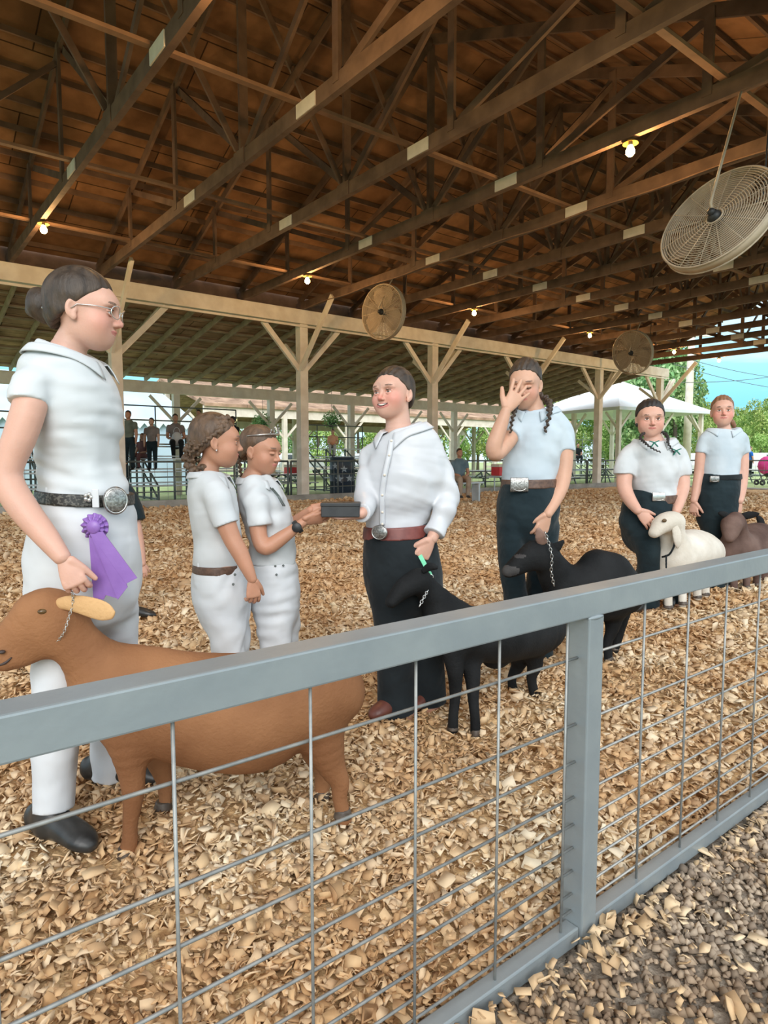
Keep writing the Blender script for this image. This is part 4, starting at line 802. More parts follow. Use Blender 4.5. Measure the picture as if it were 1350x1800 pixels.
def chain(pts, r, name, parent, m='steel', link_=.5):
    pts = catmull(np.array(pts), 8); L = np.r_[0, np.cumsum(np.linalg.norm(np.diff(pts, axis=0), axis=1))]; n = max(3, int(L[-1] / (r * 2.6))); mb = MB()
    for i in range(n):
        u = (i + .5) / n * L[-1]; p = np.array([np.interp(u, L, pts[:, j]) for j in range(3)]); t = N(np.array([np.interp(u + .004, L, pts[:, j]) - np.interp(u - .004, L, pts[:, j]) for j in range(3)]))
        s1 = N(np.cross(t, FH)); s2 = np.cross(t, s1); s_ = s1 if i % 2 else s2
        mb.tube([p + t * math.cos(a) * r * 1.7 + s_ * math.sin(a) * r for a in np.linspace(0, 2 * math.pi, 11)[:-1]], r * .32, 5, closed=True)
    return mb.build(name, M[m], parent, True)
def buckle(px, py, D, rx, ry, parent, n=None, sq=False, m='buckle'):
    c = P(px, py, D); n = N(-FH if n is None else n); u = N(np.cross(n, UP)); R = np.stack([u, n, UP], 1)
    q = [ell(c, (rx, .012, ry), R)] if not sq else [loft([c - u * rx, c + u * rx], [ry, ry], [.009, .009], A=UP, k=.002, cap=.2)]
    V, Q = skin(q, .003); o = link('belt_buckle', npmesh('belt_buckle', V, Q), M[m], parent, True)
    MB().tube([c + n * .006 + (u * math.cos(a) * rx * .86 + UP * math.sin(a) * ry * .86) * (1 if not sq else 1) for a in np.linspace(0, 2 * math.pi, 33)[:-1]], .0022, 6, closed=True).build('buckle_rope_edge', M['steel'], o, True)
    return o
def buttons(pts, parent, r=.005, m='white'):
    for p, n in pts: MB().lathe(p, [(0, .002), (r, .002), (r, -.001), (0, -.001)], 12, n).build('button', M[m], parent, True)

# --- tall woman at the left, in profile, leading the tan goat
D = 2.14
hc = P(149, 548, D); Rh = frame(RT * .97 + FH * .10 - UP * .10)
hq, pt, bl, W = head(hc, Rh, .242, 'soft')
neck = loft([P(112, 640, D), P(124, 606, D), P(140, 572, D)], [0.066, 0.051, 0.046], [0.064, 0.052, 0.046], A=RT, k=.014)
torso = [(120, 616, 0, 30, .062), (116, 632, 0, 42, .085), (112, 650, 0, 58, .125), (113, 672, 0, 70, .165), (126, 702, 0, 76, .18), (136, 738, 0, 72, .165), (136, 785, 0, 68, .145), (139, 830, 0, 67, .135), (148, 868, 0, 74, .145), (150, 884, 0, 77, .15)]
armN = [(62, 672, -.16, 26, 0), (52, 715, -.20, 28, 0), (34, 770, -.22, 27, 0), (16, 815, -.23, 25, 0), (14, 848, -.235, 26, 0), (42, 895, -.25, 25, 0), (80, 942, -.26, 21, 0), (108, 978, -.27, 15.5, 0)]
armF = [(140, 670, .17, 30, 0), (150, 740, .19, 24, 0), (152, 800, .19, 21, 0), (160, 870, .17, 18, 0), (168, 920, .15, 13, 0)]
hips = [(150, 878, 0, 75, .145), (148, 920, 0, 88, .165), (147, 975, 0, 94, .175), (150, 1030, 0, 93, .16)]
legN = [(112, 1000, -.07, 60, .095), (108, 1080, -.07, 55, .09), (104, 1150, -.08, 45, .08), (99, 1230, -.10, 42, .075), (98, 1300, -.11, 41, .075), (95, 1370, -.12, 36, .068), (94, 1422, -.13, 35, .065)]
legF = [(185, 1000, .08, 55, .095), (190, 1080, .10, 53, .09), (196, 1150, .14, 44, .08), (196, 1230, .18, 38, .07), (192, 1300, .21, 33, .065), (193, 1364, .23, 30, .062)]
wr = P(112, 983, D - .27); hn = hand(wr, RT * .42 - UP * .9 - FH * .05, FH * .9 - RT * .3, RT, .155, thumb=.5, curls=[.75, .85, .95, 1.0]); hf = hand(P(170, 925, D + .15), -UP, RT * .2 + FH * .2, RT, .16)
S = rows(torso, D, RT, .03, (.12, .1)); Pn = [rows(hips, D, RT, .04, (.08, 1)), rows(legN, D, RT, .04, (1, .08)), rows(legF, D, RT, .04, (1, .08))]
bun = [ell(P(74, 536, D), (.048, .046, .052)), ell(P(66, 520, D), (.028, .03, .026), None, .01), ell(P(84, 556, D), (.030, .034, .026), None, .01), ell(P(60, 545, D + .01), (.026, .03, .024), None, .008)]
e1 = build_person('tall woman in white polo and white jeans with a purple ribbon, holding the tan goat', D, (130, 0), skinm='skinA', hairm='brown',
    body=[rows(torso[1:], D, RT, .03, (.2, 1), .84), neck, rows(armN, D, None, .03), rows(armF, D, None, .03), rows(hips, D, RT, .04, 1, .86)] + [rows(x, D, RT, .04, 1, .72) for x in (legN, legF)],
    fine=[hq + [neck], hn, hf], paint=pt, fres=.0021, blush=lambda X: bl(X, .55), hair=((hairshell(hc, Rh, .242, cut=(.86, .010), grow=.009)[0], bun), hairshell(hc, Rh, .242, cut=(.86, .010))[1]),
    parts=[('polo_shirt', [S, rows([(84, 662, -.10, 30, 0), (66, 672, -.15, 33, 0), (53, 690, -.185, 33, 0), (49, 708, -.20, 32, 0)], D, None, .02, (1, .08)), rows([(135, 655, .10, 34, 0), (145, 680, .17, 36, 0), (148, 712, .19, 32, 0)], D, None, .03, (1, .08))], .0065, 'shirt', folds(.006, 58, (.3, .2, 1), 3)),
           ('jeans', Pn, .0065, 'jean', folds(.004, 52, (.2, .2, 1), 5)),
           ('belt', beltring([(151, 864, 0, 79.5, .158), (150.5, 884, 0, 80.5, .162)], D), .004, 'beltd', None)])
for x_, y_ in ((86, 873), (168, 876)):
    c = P(x_, y_, D - .168 if x_ > 100 else D - .125); MB().bar(c + UP * .028, c - UP * .028, .006, .02, RT).build('belt_loop', M['jean'], e1, bevel=.002)
collar_mesh('collar', P(122, 624, D), RT * .97 + FH * .1, .062, .064, [S], 'shirt', e1, .050, .012, .040, 26, .045)
c = P(155, 874, D - .17); fl = MB()
for k in range(5):
    a = k * 2 * math.pi / 5; fl.ball(c + (RT * math.cos(a) + UP * math.sin(a)) * .009, (.0065, .0065, .0065), 8)
fl.build('silver_flower', M['steel'], e1, True)
buckle(203, 880, D - .12, .038, .044, e1, -FH * .8 + RT * .6)
for nm, a, t in (('boot', P(88, 1455, D - .13), P(158, 1500, D - .22)), ('boot', P(190, 1385, D + .23), P(292, 1395, D + .2))):
    V, Q = skin(boot(a, t, 1.12), .006); link('boot', npmesh('boot', V, Q), M['boot'], e1, True)
# glasses
g = MB(); gl = lambda x, y, z: W(x, y, z)
for s in (1, -1):
    g.tube([gl(.033 * s + .021 * math.cos(a), .104 - .012 * abs(math.cos(a)) * (1 if math.cos(a) * s > 0 else 0), .002 + .019 * math.sin(a)) for a in np.linspace(0, 2 * math.pi, 25)[:-1]], .0016, 6, closed=True)
    g.tube([gl(.053 * s, .094, .008), gl(.070 * s, .050, .009), gl(.076 * s, .004, .006), gl(.078 * s, -.012, -.008)], .0016, 6)
g.tube([gl(-.012, .106, .006), gl(0, .108, .009), gl(.012, .106, .006)], .0014, 6)
g.build('eyeglasses', M['steel'], e1, True)
MB().ball(P(76, 541, D - .052), .0055, 10).build('hair_pin', M['steel'], e1, True)
# rosette ribbon pinned at the hip
rc = P(167, 926, D - .185); er = empty('award_ribbon', tuple(rc), 'purple satin rosette ribbon pinned to the hip of the tall woman', 'ribbon')
mb = MB(); vs = []; n_ = 72
for lay, (ri, ro, yo) in enumerate(((.006, .040, .0), (.006, .030, -.009))):
    b = len(vs)
    for k in range(n_):
        a = 2 * math.pi * k / n_; wv = .0045 * math.sin(a * 13 + lay)
        for rr, zz in ((ri, 0), (ro * (1 + .05 * math.sin(a * 13)), wv)):
            d_ = RT * math.cos(a) + UP * math.sin(a)
            vs.append(rc + d_ * rr - FH * (zz - yo)); vs.append(rc + d_ * rr - FH * (zz - yo - .003))
    fs = []
    for k in range(n_):
        i, j = b + 4 * k, b + 4 * ((k + 1) % n_); fs += [(i, j, j + 2, i + 2), (i + 1, i + 3, j + 3, j + 1), (i + 2, j + 2, j + 3, i + 3), (i, i + 1, j + 1, j)]
    mb.f += fs; mb.m += [0] * len(fs)
mb.v = [tuple(v) for v in vs]; mb.build('rosette', M['purple'], er, True)
MB().lathe(rc, [(0, .018), (.016, .017), (.021, .012), (.021, .004), (0, .004)], 24, -FH).build('centre_button', M['purple'], er, True)
for pts, o_ in (([(158, 938), (180, 934), (241, 1016), (222, 1026), (224, 1032), (207, 1054)], .008), ([(156, 940), (178, 944), (206, 1052), (186, 1046), (182, 1054), (164, 1052)], .002)):
    fr = [P(x, y, D - .19 - o_ - (.006 if y > 1000 else 0)) for x, y in pts]; bk = [p + FH * .003 for p in fr]; k = len(pts)
    MB().add(fr + bk, [tuple(range(k))[::-1], tuple(range(k, 2 * k))] + [(i, (i + 1) % k, k + (i + 1) % k, k + i) for i in range(k)]).build('ribbon_tail', M['purple'], er)

# --- girl with curled brown plaits, side on
D = 2.82; hc = P(381, 777, D); Rh = frame(RT * .95 + FH * .26 - UP * .04)
hq, pt, bl, W = head(hc, Rh, .222, 'closed'); neck = loft([P(362, 836, D), P(368, 815, D), P(375, 790, D)], [0.055, 0.040, 0.038], A=RT, k=.014)
torso = [(363, 830, 0, 20, .055), (364, 842, 0, 29, .085), (368, 856, 0, 36, .12), (372, 874, 0, 40, .14), (378, 905, 0, 42, .13), (382, 945, 0, 41, .12), (383, 975, 0, 42, .12), (383, 997, 0, 41, .12)]
arm = [(380, 876, -.13, 13, 0), (392, 905, -.15, 18, 0), (407, 945, -.16, 16, 0), (422, 972, -.165, 15, 0), (436, 1002, -.17, 11.5, 0), (443, 1018, -.17, 9, 0)]
hips = [(385, 996, 0, 42, .125), (387, 1015, 0, 48, .14), (389, 1045, 0, 50, .145), (394, 1075, 0, 45, .12)]
legs = [[(385, 1055, -.06, 34, .08), (398, 1110, -.06, 32, .075), (405, 1180, -.05, 27, .065), (408, 1250, -.04, 23, .06), (410, 1290, -.04, 22, .06)], [(408, 1055, .07, 30, .08), (412, 1110, .08, 28, .07), (412, 1180, .09, 24, .065), (412, 1235, .10, 21, .06), (412, 1268, .10, 20, .06)]]
hn = hand(P(443, 1018, D - .17), -UP * 1 + RT * .08, FH * .8 - RT * .5, RT, .14, curls=[.5, .6, .7, .7])
cur = []
for k, (x, y) in enumerate([(346, 752), (338, 768), (334, 786), (332, 804), (336, 820), (345, 830), (352, 818), (343, 796)]):
    cur += braid([P(x + 8 * math.sin(t * 5 + k), y + 14 * t - 5, D - .03 + .03 * math.cos(t * 5 + k * 2)) for t in np.linspace(0, 1.3, 6)], .013)
for k in range(4): cur += braid([W(.03 + .012 * k, .05 - .01 * k, .105 - .018 * k), W(.045 + .012 * k, .0, .10 - .02 * k), W(.04 + .010 * k, -.06, .08 - .03 * k), W(.02 + .008 * k, -.115, .03 - .03 * k)], .012)
hs = hairshell(hc, Rh, .222, cut=(.9, .006), grow=.008)
eg = build_person('girl in a white polo seen in profile with curled brown plaits', D, (395, 0), skinm='skinB', hairm='ltbrown',
    body=[rows(torso[1:], D, RT, .03, (.2, 1), .84), neck, rows(arm, D, None, .02), rows(hips, D, RT, .04, 1, .9)] + [rows(x, D, RT, .03, 1, .75) for x in legs] + [rows([(388, 868, .14, 17, 0), (405, 930, .17, 15, 0), (425, 985, .17, 11, 0)], D, None, .02)],
    fine=[hq + [neck], hn], paint=pt, blush=lambda X: bl(X, .3), hair=((hs[0], cur), hs[1]),
    parts=[('polo_shirt', [rows(torso, D, RT, .03, (.12, .1)), rows([(368, 852, -.08, 21, 0), (382, 875, -.14, 24, 0), (391, 903, -.15, 23, 0), (398, 922, -.155, 22, 0)], D, None, .03, (1, .08))], .006, 'shirt', folds(.005, 60, (.3, .2, 1), 7)),
           ('jeans', [rows(hips, D, RT, .03, (.08, 1))] + [rows(x, D, RT, .03, (1, .08)) for x in legs], .006, 'jean', folds(.0045, 58, (.2, .2, 1), 8)),
           ('belt', beltring([(385, 990, 0, 44.5, .134), (385, 1003, 0, 45.5, .137)], D), .0035, 'belt', None)])
collar_mesh('collar', P(364, 834, D), RT, .052, .052, [rows(torso, D, RT)], 'shirt', eg, .040, .010, .03, 28, .03)
MB().ball(W(.081, -.002, -.037), .0042, 10).build('earring', M['steel'], eg, True)
for x_ in (350, 420): c = P(x_, 997, D - .135 + abs(x_ - 385) * .0009); MB().bar(c + UP * .018, c - UP * .018, .005, .012, RT).build('belt_loop', M['jean'], eg)
buttons([(P(410, 1027, D - .137), -FH), (P(413, 1010, D - .128), -FH)], eg, .0055, 'pipe')
for a, t in ((P(408, 806, D - .05), P(445, 806, D - .06)), (P(412, 806, D + .1), P(450, 806, D + .1))): V, Q = skin(boot(a, t, .85), .007); link('boot', npmesh('boot', V, Q), M['boot'], eg, True)

# --- girl with a tiara, handing over the box
D = 3.02; hc = P(458, 793, D); Rh = frame(RT * .93 - FH * .34 - UP * .16)
hq, pt, bl, W = head(hc, Rh, .212, 'closed', 'down'); neck = loft([P(444, 842, D), P(447, 828, D), P(452, 806, D)], [0.052, 0.038, 0.036], A=RT, k=.014)
torso = [(445, 840, 0, 19, .052), (448, 850, 0, 28, .085), (453, 862, 0, 35, .115), (460, 882, 0, 41, .135), (470, 910, 0, 43, .125), (478, 945, 0, 40, .12), (480, 975, 0, 40, .12), (480, 988, 0, 40, .12)]
armN = [(452, 878, -.12, 12, 0), (452, 905, -.14, 16, 0), (456, 945, -.16, 14.5, 0), (468, 962, -.17, 14.5, 0), (496, 945, -.16, 12.5, 0), (522, 926, -.15, 9, 0), (534, 917, -.14, 8, 0)]
armF = [(480, 872, .12, 15, 0), (495, 915, .12, 13, 0), (512, 922, .08, 12, 0), (535, 905, .0, 9, 0), (546, 897, -.03, 7.5, 0)]
hips = [(480, 987, 0, 39, .12), (482, 1010, 0, 42, .135), (484, 1040, 0, 44, .14), (486, 1070, 0, 40, .12)]
legs = [[(474, 1055, -.06, 32, .08), (482, 1100, -.06, 32, .08), (486, 1160, -.05, 26, .07), (488, 1220, -.04, 22, .06), (490, 1262, -.04, 22, .06)], [(498, 1055, .07, 27, .08), (502, 1100, .08, 26, .07), (500, 1160, .09, 22, .065), (500, 1245, .1, 20, .06)]]
hN = hand(P(534, 917, D - .14), RT * .96 + UP * .22, FH * .6 + UP * .5, UP, .150, thumb=.15, curls=[.25, .3, .35, .35]); hF = hand(P(546, 897, D - .03), RT * .98 + UP * .05, -FH * .8 + UP * .3, UP, .14, thumb=.1, curls=[.2, .25, .3, .3])
hs = hairshell(hc, Rh, .212, cut=(.86, .012), grow=.006)
bq = [ell(W(0, -.11, -.01), (.034, .03, .034))] + braid([W(.03, -.10, -.04), W(.025, -.085, -.10), W(.01, -.08, -.15)], .011)
et = build_person('girl wearing a tiara and white polo, holding one end of the black box', D, (485, 0), skinm='skinB', hairm='ltbrown',
    body=[rows(torso[1:], D, RT, .03, (.2, 1), .84), neck, rows(armN, D, None, .02), rows(armF, D, None, .02), rows(hips, D, RT, .04, 1, .9)] + [rows(x, D, RT, .03, 1, .75) for x in legs],
    fine=[hq + [neck], hN, hF], paint=pt, blush=lambda X: bl(X, .35), hair=((hs[0], bq), hs[1]),
    parts=[('polo_shirt', [rows(torso, D, RT, .03, (.12, .1)), rows([(446, 858, -.08, 20, 0), (450, 880, -.13, 22, 0), (454, 905, -.145, 21, 0), (457, 923, -.15, 20, 0)], D, None, .03, (1, .08)), rows([(470, 862, .08, 20, 0), (486, 885, .12, 20, 0), (494, 905, .12, 18, 0)], D, None, .03, (1, .1))], .006, 'shirt', folds(.005, 60, (.3, .2, 1), 17)),
           ('jeans', [rows(hips, D, RT, .03, (.08, 1))] + [rows(x, D, RT, .03, (1, .08)) for x in legs], .006, 'jean', folds(.0045, 58, (.2, .2, 1), 18))])
collar_mesh('collar', P(446, 843, D), RT * .9 - FH * .3, .050, .050, [rows(torso, D, RT)], 'shirt', et, .040, .010, .03, 28, .03)
tm = MB(); tp = [W(.077 * math.sin(a), .088 * math.cos(a) - .012, .072 + .022 * math.cos(a)) for a in np.linspace(-1.9, 1.9, 25)]; tm.tube(tp, .003, 6)
for a, h_ in ((-.5, .018), (-.25, .028), (0, .040), (.25, .028), (.5, .018)):
    b0 = W(.077 * math.sin(a - .1), .088 * math.cos(a) - .012, .072 + .022 * math.cos(a)); b1 = W(.077 * math.sin(a + .1), .088 * math.cos(a) - .012, .072 + .022 * math.cos(a)); tpp = (b0 + b1) / 2 + Rh[:, 2] * h_
    tm.tube([b0, tpp, b1], .0016, 5).ball(tpp, .004, 8)
tm.build('tiara', M['steel'], et, True)
c = P(523, 926, D - .15); d_ = N(P(534, 917, D - .14) - P(510, 935, D - .155)); MB().lathe(c, [(.0275, -.011), (.031, -.009), (.031, .009), (.0275, .011), (.0275, -.011)], 24, d_).build('wristband', M['black'], et, True)
MB().lathe(c - FH * .029, [(0, .006), (.019, .006), (.021, .003), (.021, -.006), (0, -.006)], 24, -FH).build('watch_face', M['black'], et, True)
buttons([(P(486, 1010, D - .137), -FH), (P(498, 994, D - .115), -FH), (P(484, 995, D - .12), -FH)], et, .005, 'pipe')
for k in range(2): MB().tube([P(475 + 4 * k, 857 + 1 * k, D - .10 - .004 * k), P(488 + 3 * k, 872, D - .118), P(498 + 3 * k, 890, D - .12)], .0028, 6).build('shirt_stripe', M['pipe'], et, True)
for a, t in ((P(488, 806, D - .05), P(525, 806, D - .06)), (P(500, 806, D + .1), P(536, 806, D + .1))): V, Q = skin(boot(a, t, .85), .007); link('boot', npmesh('boot', V, Q), M['boot'], et, True)

# --- smiling woman in the middle
D = 3.06; hc = P(691, 694, D); fwd = -FH * .82 - RT * .56 + UP * .05; Rh = frame(fwd, UP, -.05)
hq, pt, bl, W = head(hc, Rh, .238, 'smile', fat=1.02); neck = loft([P(702, 768, D), P(700, 745, D), P(697, 712, D)], [.070, .058, .052], [.066, .055, .050], A=RT, k=.014)
torso = [(703, 754, 0, 24, .055), (708, 767, 0, 41, .078), (713, 781, 0, 57, .10), (716, 804, 0, 69, .12), (712, 835, 0, 74, .14), (702, 870, 0, 66, .135), (697, 900, 0, 56, .125), (696, 922, 0, 54, .125), (696, 930, 0, 52, .12)]
armL = [(765, 812, .02, 21, 0), (779, 843, .0, 21, 0), (785, 869, -.02, 20.5, 0), (782, 895, -.05, 20, 0), (770, 922, -.09, 16, 0), (760, 946, -.12, 13, 0)]
armR = [(655, 806, .03, 22, 0), (646, 845, -.02, 20, 0), (644, 878, -.08, 19, 0), (642, 896, -.16, 17, 0), (634, 903, -.22, 13, 0)]
hips = [(696, 932, 0, 55, .13), (702, 960, 0, 65, .15), (707, 1000, 0, 69, .155), (712, 1035, 0, 66, .15)]
legs = [[(684, 1010, -.04, 42, .10), (692, 1070, -.04, 40, .095), (696, 1130, -.04, 36, .085), (696, 1190, -.03, 35, .08), (700, 1240, -.02, 37, .08), (703, 1254, -.02, 38, .08)], [(738, 1010, .04, 38, .10), (742, 1070, .05, 37, .095), (745, 1130, .06, 35, .085), (748, 1190, .07, 35, .08), (750, 1235, .08, 36, .08)]]
hL = hand(P(758, 948, D - .13), -UP * .86 - RT * .5, FH * .9 - RT * .3, -RT, .172, thumb=.55, curls=[.35, .65, .8, .9]); hR = hand(P(632, 907, D - .20), -RT * .98 - UP * .08, UP, FH, .165, thumb=.4, curls=[.15, .18, .2, .25])
hs = hairshell(hc, Rh, .238, cut=(.92, .012), grow=.008, fat=1.02); bq = [ell(W(.030, -.105, -.035), (.036, .032, .040)), ell(W(.030, -.115, -.055), (.026, .024, .03), None, .01)]
ec = build_person('smiling woman in a white long-sleeved shirt and black trousers receiving a box', D, (710, 0), skinm='skinA', hairm='brown',
    body=[rows(torso[1:], D, RT, .03, (.2, 1), .84), neck, rows(armL, D, None, .02, 1, .78), rows(armR, D, None, .02, 1, .72), rows(hips, D, RT, .04, 1, .86)] + [rows(x, D, RT, .03, 1, .7) for x in legs],
    fine=[hq + [neck], hL, hR], paint=pt, blush=lambda X: bl(X, .95), hair=((hs[0], bq), hs[1]), hres=.0028, fres=.0018,
    parts=[('shirt', [rows(torso, D, RT, .03, (.12, .1)), rows([(738, 796, 0, 22, .08)] + armL[:4] + [(768, 925, -.09, 18, 0), (762, 938, -.11, 17.5, 0)], D, None, .018, (1, .08), 1.04), rows([(680, 796, 0, 22, .08)] + armR[:4] + [(636, 901, -.205, 16, 0)], D, None, .018, (1, .08), 1.04)], .0055, 'satin', folds(.008, 50, (.4, .2, 1), 21)),
           ('trousers', [rows(hips, D, RT, .03, (.08, 1))] + [rows(x, D, RT, .03, (1, .08)) for x in legs], .0065, 'blk', folds(.005, 26, (1, .5, .2), 22)),
           ('belt', beltring([(697, 923, 0, 58.5, .142), (698, 944, 0, 61.5, .15)], D), .004, 'beltr', None)])
collar_mesh('collar', P(701, 752, D), fwd, .066, .064, [rows(torso, D, RT)], 'satin', ec, .055, .016, .055, 16, .035)
buckle(667, 936, D - .150, .040, .034, ec, -FH * .9 - RT * .42)
V, Q = skin([loft([W(-.028, .0745, -.0425), W(-.016, .0868, -.0490), W(0, .0910, -.0525), W(.016, .0868, -.0490), W(.028, .0745, -.0425)], [.0024, .0045, .0052, .0045, .0024], [.0022, .003, .003, .003, .0022], A=Rh[:, 2], k=.002)], .0012); link('teeth', npmesh('teeth', V, Q), M['tooth'], ec, True)
# placket and buttons
pl = [P(688, 775, D - .105), P(684, 800, D - .125), P(676, 835, D - .139), P(672, 870, D - .130), P(672, 900, D - .122), P(672, 921, D - .118)]
V, Q = skin([loft(pl, [.013] * 6, [.008] * 6, A=RT, k=.004)], .0035); link('placket', npmesh('placket', V, Q), M['satin'], ec, True)
buttons([(p - FH * .009, -FH) for p in catmull(np.array(pl), 2)[::2]], ec, .0055)
for a, t in ((P(700, 806, D - .02), P(655, 806, D - .12)), (P(750, 806, D + .08), P(722, 806, D - .04))): V, Q = skin(boot(a, t, 1.05), .006); link('boot', npmesh('boot', V, Q), M['bootb'], ec, True)
# the box they hand over
a, b = P(566, 896, D - .20), P(633, 896, D - .20); el = empty('gift_box', tuple((a + b) / 2), 'flat black box held between the tiara girl and the smiling woman', 'box')
MB().bar(a - UP * .003, b - UP * .003, .10, .052).build('box_base', M['black'], el, bevel=.004); MB().bar(a - RT * .002 + UP * .025, b + RT * .002 + UP * .025, .106, .016).build('box_lid', M['black'], el, bevel=.003)
# green lead strap with its chain
M['green'] = mat('mint_green_webbing', (.16, .62, .36), .6, col2=(.22, .72, .44), scale=60)
el = empty('goat_lead', tuple(P(750, 1000, D - .19)), 'mint green lead strap with a short steel chain, held by the smiling woman', 'lead')
MB().bar(P(738, 976, D - .18), P(757, 1012, D - .19), .005, .019, RT).build('strap', M['green'], el, bevel=.002)
MB().tube([P(757, 1014, D - .19) + (RT * math.cos(a_) + UP * math.sin(a_)) * .011 for a_ in np.linspace(0, 6.28, 15)[:-1]], .0022, 6, closed=True).build('ring', M['steel'], el, True)
chain([P(757, 1018, D - .19), P(753, 1035, D - .24), P(744, 1052, D - .31), P(737, 1066, D - .345)], .0062, 'chain', el)

# --- woman wiping her eyes
D = 3.98; hc = P(923, 677, D); fwd = -FH * .90 - RT * .36 - UP * .22; Rh = frame(fwd)
hq, pt, bl, W = head(hc, Rh, .285, 'closed', 'down', fat=.95); neck = loft([P(942, 735, D), P(940, 720, D), P(934, 698, D)], [0.075, 0.058, 0.052], A=RT, k=.014)
torso = [(942, 722, 0, 21, .06), (944, 732, 0, 35, .09), (945, 744, 0, 46, .12), (944, 762, 0, 51, .145), (938, 795, 0, 48, .15), (932, 825, 0, 48, .15), (930, 845, 0, 46, .15), (930, 852, 0, 45, .15)]
armL = [(988, 752, .0, 16, 0), (993, 790, -.02, 14.5, 0), (992, 825, -.04, 13.5, 0), (987, 853, -.07, 13, 0), (975, 880, -.12, 11.5, 0), (963, 903, -.17, 8.5, 0)]
armR = [(905, 755, -.02, 16, 0), (890, 778, -.12, 15, 0), (872, 797, -.20, 14.5, 0), (868, 785, -.22, 14, 0), (876, 760, -.22, 13, 0), (885, 735, -.22, 10.5, 0), (889, 722, -.22, 8.5, 0)]
hips = [(930, 851, 0, 47, .16), (929, 875, 0, 53, .18), (927, 900, 0, 54, .18), (927, 915, 0, 48, .16)]
legs = [[(897, 925, -.03, 24, .12), (898, 980, -.04, 22, .11), (905, 1040, -.04, 20, .10), (912, 1100, -.02, 24, .09), (914, 1138, 0, 25, .09)], [(955, 925, .03, 27, .12), (954, 980, .04, 24, .11), (948, 1040, .03, 25, .10), (944, 1100, .03, 28, .10), (942, 1150, .03, 32, .10)]]
hL = hand(P(963, 903, D - .17), -UP * .9 - RT * .35, FH * .9 - RT * .2, -RT, .20, curls=[.5, .8, 1.0, 1.1]); hR = hand(P(889, 722, D - .22), UP * .80 + RT * .55 + FH * .12, FH, -RT * .9 + UP * .4, .215, spread=.42, thumb=.75, curls=[.12, .12, .15, .15])
hs = hairshell(hc, Rh, .285, cut=(.80, .022), grow=.008, fat=.95)
bq = braid([W(.070, -.02, .0), P(960, 700, D - .05), P(966, 725, D - .16), P(962, 745, D - .175), P(957, 760, D - .17)], .020) + braid([P(910, 700, D - .10), P(904, 725, D - .18), P(899, 745, D - .18), P(898, 762, D - .175)], .015)
e4 = build_person('woman in a pale short-sleeved shirt wiping her eyes with one hand', D, (930, 0), skinm='skinC', hairm='brown',
    body=[rows(torso[1:], D, RT, .03, (.2, 1), .84), neck, rows(armL, D, None, .02), rows(armR, D, None, .012), rows(hips, D, RT, .04, 1, .86)] + [rows(x, D, RT, .03, 1, .7) for x in legs],
    fine=[hq + [neck], hL, hR], paint=pt, blush=lambda X: bl(X, .7), hair=((hs[0], bq), hs[1]), hres=.0035, fres=.003,
    parts=[('shirt', [rows(torso, D, RT, .03, (.12, .1)), rows([(968, 742, 0, 20, .10), (985, 756, .0, 21, 0), (991, 775, -.01, 19, 0), (992, 793, -.02, 18.5, 0)], D, None, .03, (1, .08)), rows([(922, 744, 0, 20, .1), (905, 755, -.03, 21, 0), (895, 768, -.09, 19, 0)], D, None, .03, (1, .08))], .007, 'shirtblue', folds(.0065, 42, (1, .6, .25), 31)),
           ('trousers', [rows(hips, D, RT, .03, (.08, 1))] + [rows(x, D, RT, .02, (1, .08)) for x in legs], .0075, 'navy', folds(.005, 24, (1, .5, .2), 32)),
           ('belt', beltring([(930, 842, 0, 48, .17), (930, 857, 0, 50, .175)], D), .005, 'belt', None)])
collar_mesh('collar', P(941, 721, D), fwd, .070, .068, [rows(torso, D, RT)], 'shirtblue', e4, .050, .014, .04, 20, .035)
buckle(913, 852, D - .178, .052, .042, e4, -FH, True)
for a, t in ((P(913, 806, D), P(898, 806, D - .12)), (P(942, 806, D + .03), P(930, 806, D - .10))): V, Q = skin(boot(a, t, 1.1), .008); link('boot', npmesh('boot', V, Q), M['boot'], e4, True)

# --- woman with green ribboned plaits, steadying the white goat
D = 5.2; hc = P(1143, 737, D); fwd = -FH * .97 - RT * .22 - UP * .06; Rh = frame(fwd)
hq, pt, bl, W = head(hc, Rh, .285, 'soft', fat=1.05, jaw=.008); neck = loft([P(1150, 786, D), P(1149, 775, D), P(1146, 755, D)], [0.095, 0.073, 0.061], A=RT, k=.014)
torso = [(1150, 776, 0, 18, .075), (1150, 782, 0, 30, .11), (1150, 790, 0, 40, .145), (1150, 806, 0, 45, .185), (1149, 830, 0, 42, .20), (1149, 855, 0, 38, .19), (1150, 872, 0, 38, .19), (1151, 878, 0, 37, .185)]
armR = [(1102, 808, -.02, 13, 0), (1098, 835, -.05, 13.5, 0), (1098, 858, -.09, 12.5, 0), (1108, 880, -.16, 11, 0), (1121, 897, -.24, 8, 0)]
armL = [(1195, 808, -.02, 12, 0), (1199, 835, -.03, 12.5, 0), (1200, 858, -.07, 11.5, 0), (1194, 882, -.16, 9.5, 0), (1189, 898, -.22, 7.5, 0)]
hips = [(1151, 876, 0, 39, .20), (1142, 893, 0, 46, .22), (1136, 915, 0, 44, .21), (1134, 935, 0, 40, .2)]
legs = [[(1124, 915, -.06, 34, .14), (1136, 950, -.12, 25, .12), (1142, 990, -.10, 21, .11), (1136, 1030, -.02, 22, .10), (1137, 1066, .0, 22, .10)], [(1160, 915, .06, 30, .14), (1176, 960, .06, 24, .12), (1184, 1000, .10, 19, .1), (1188, 1055, .15, 17, .09)]]
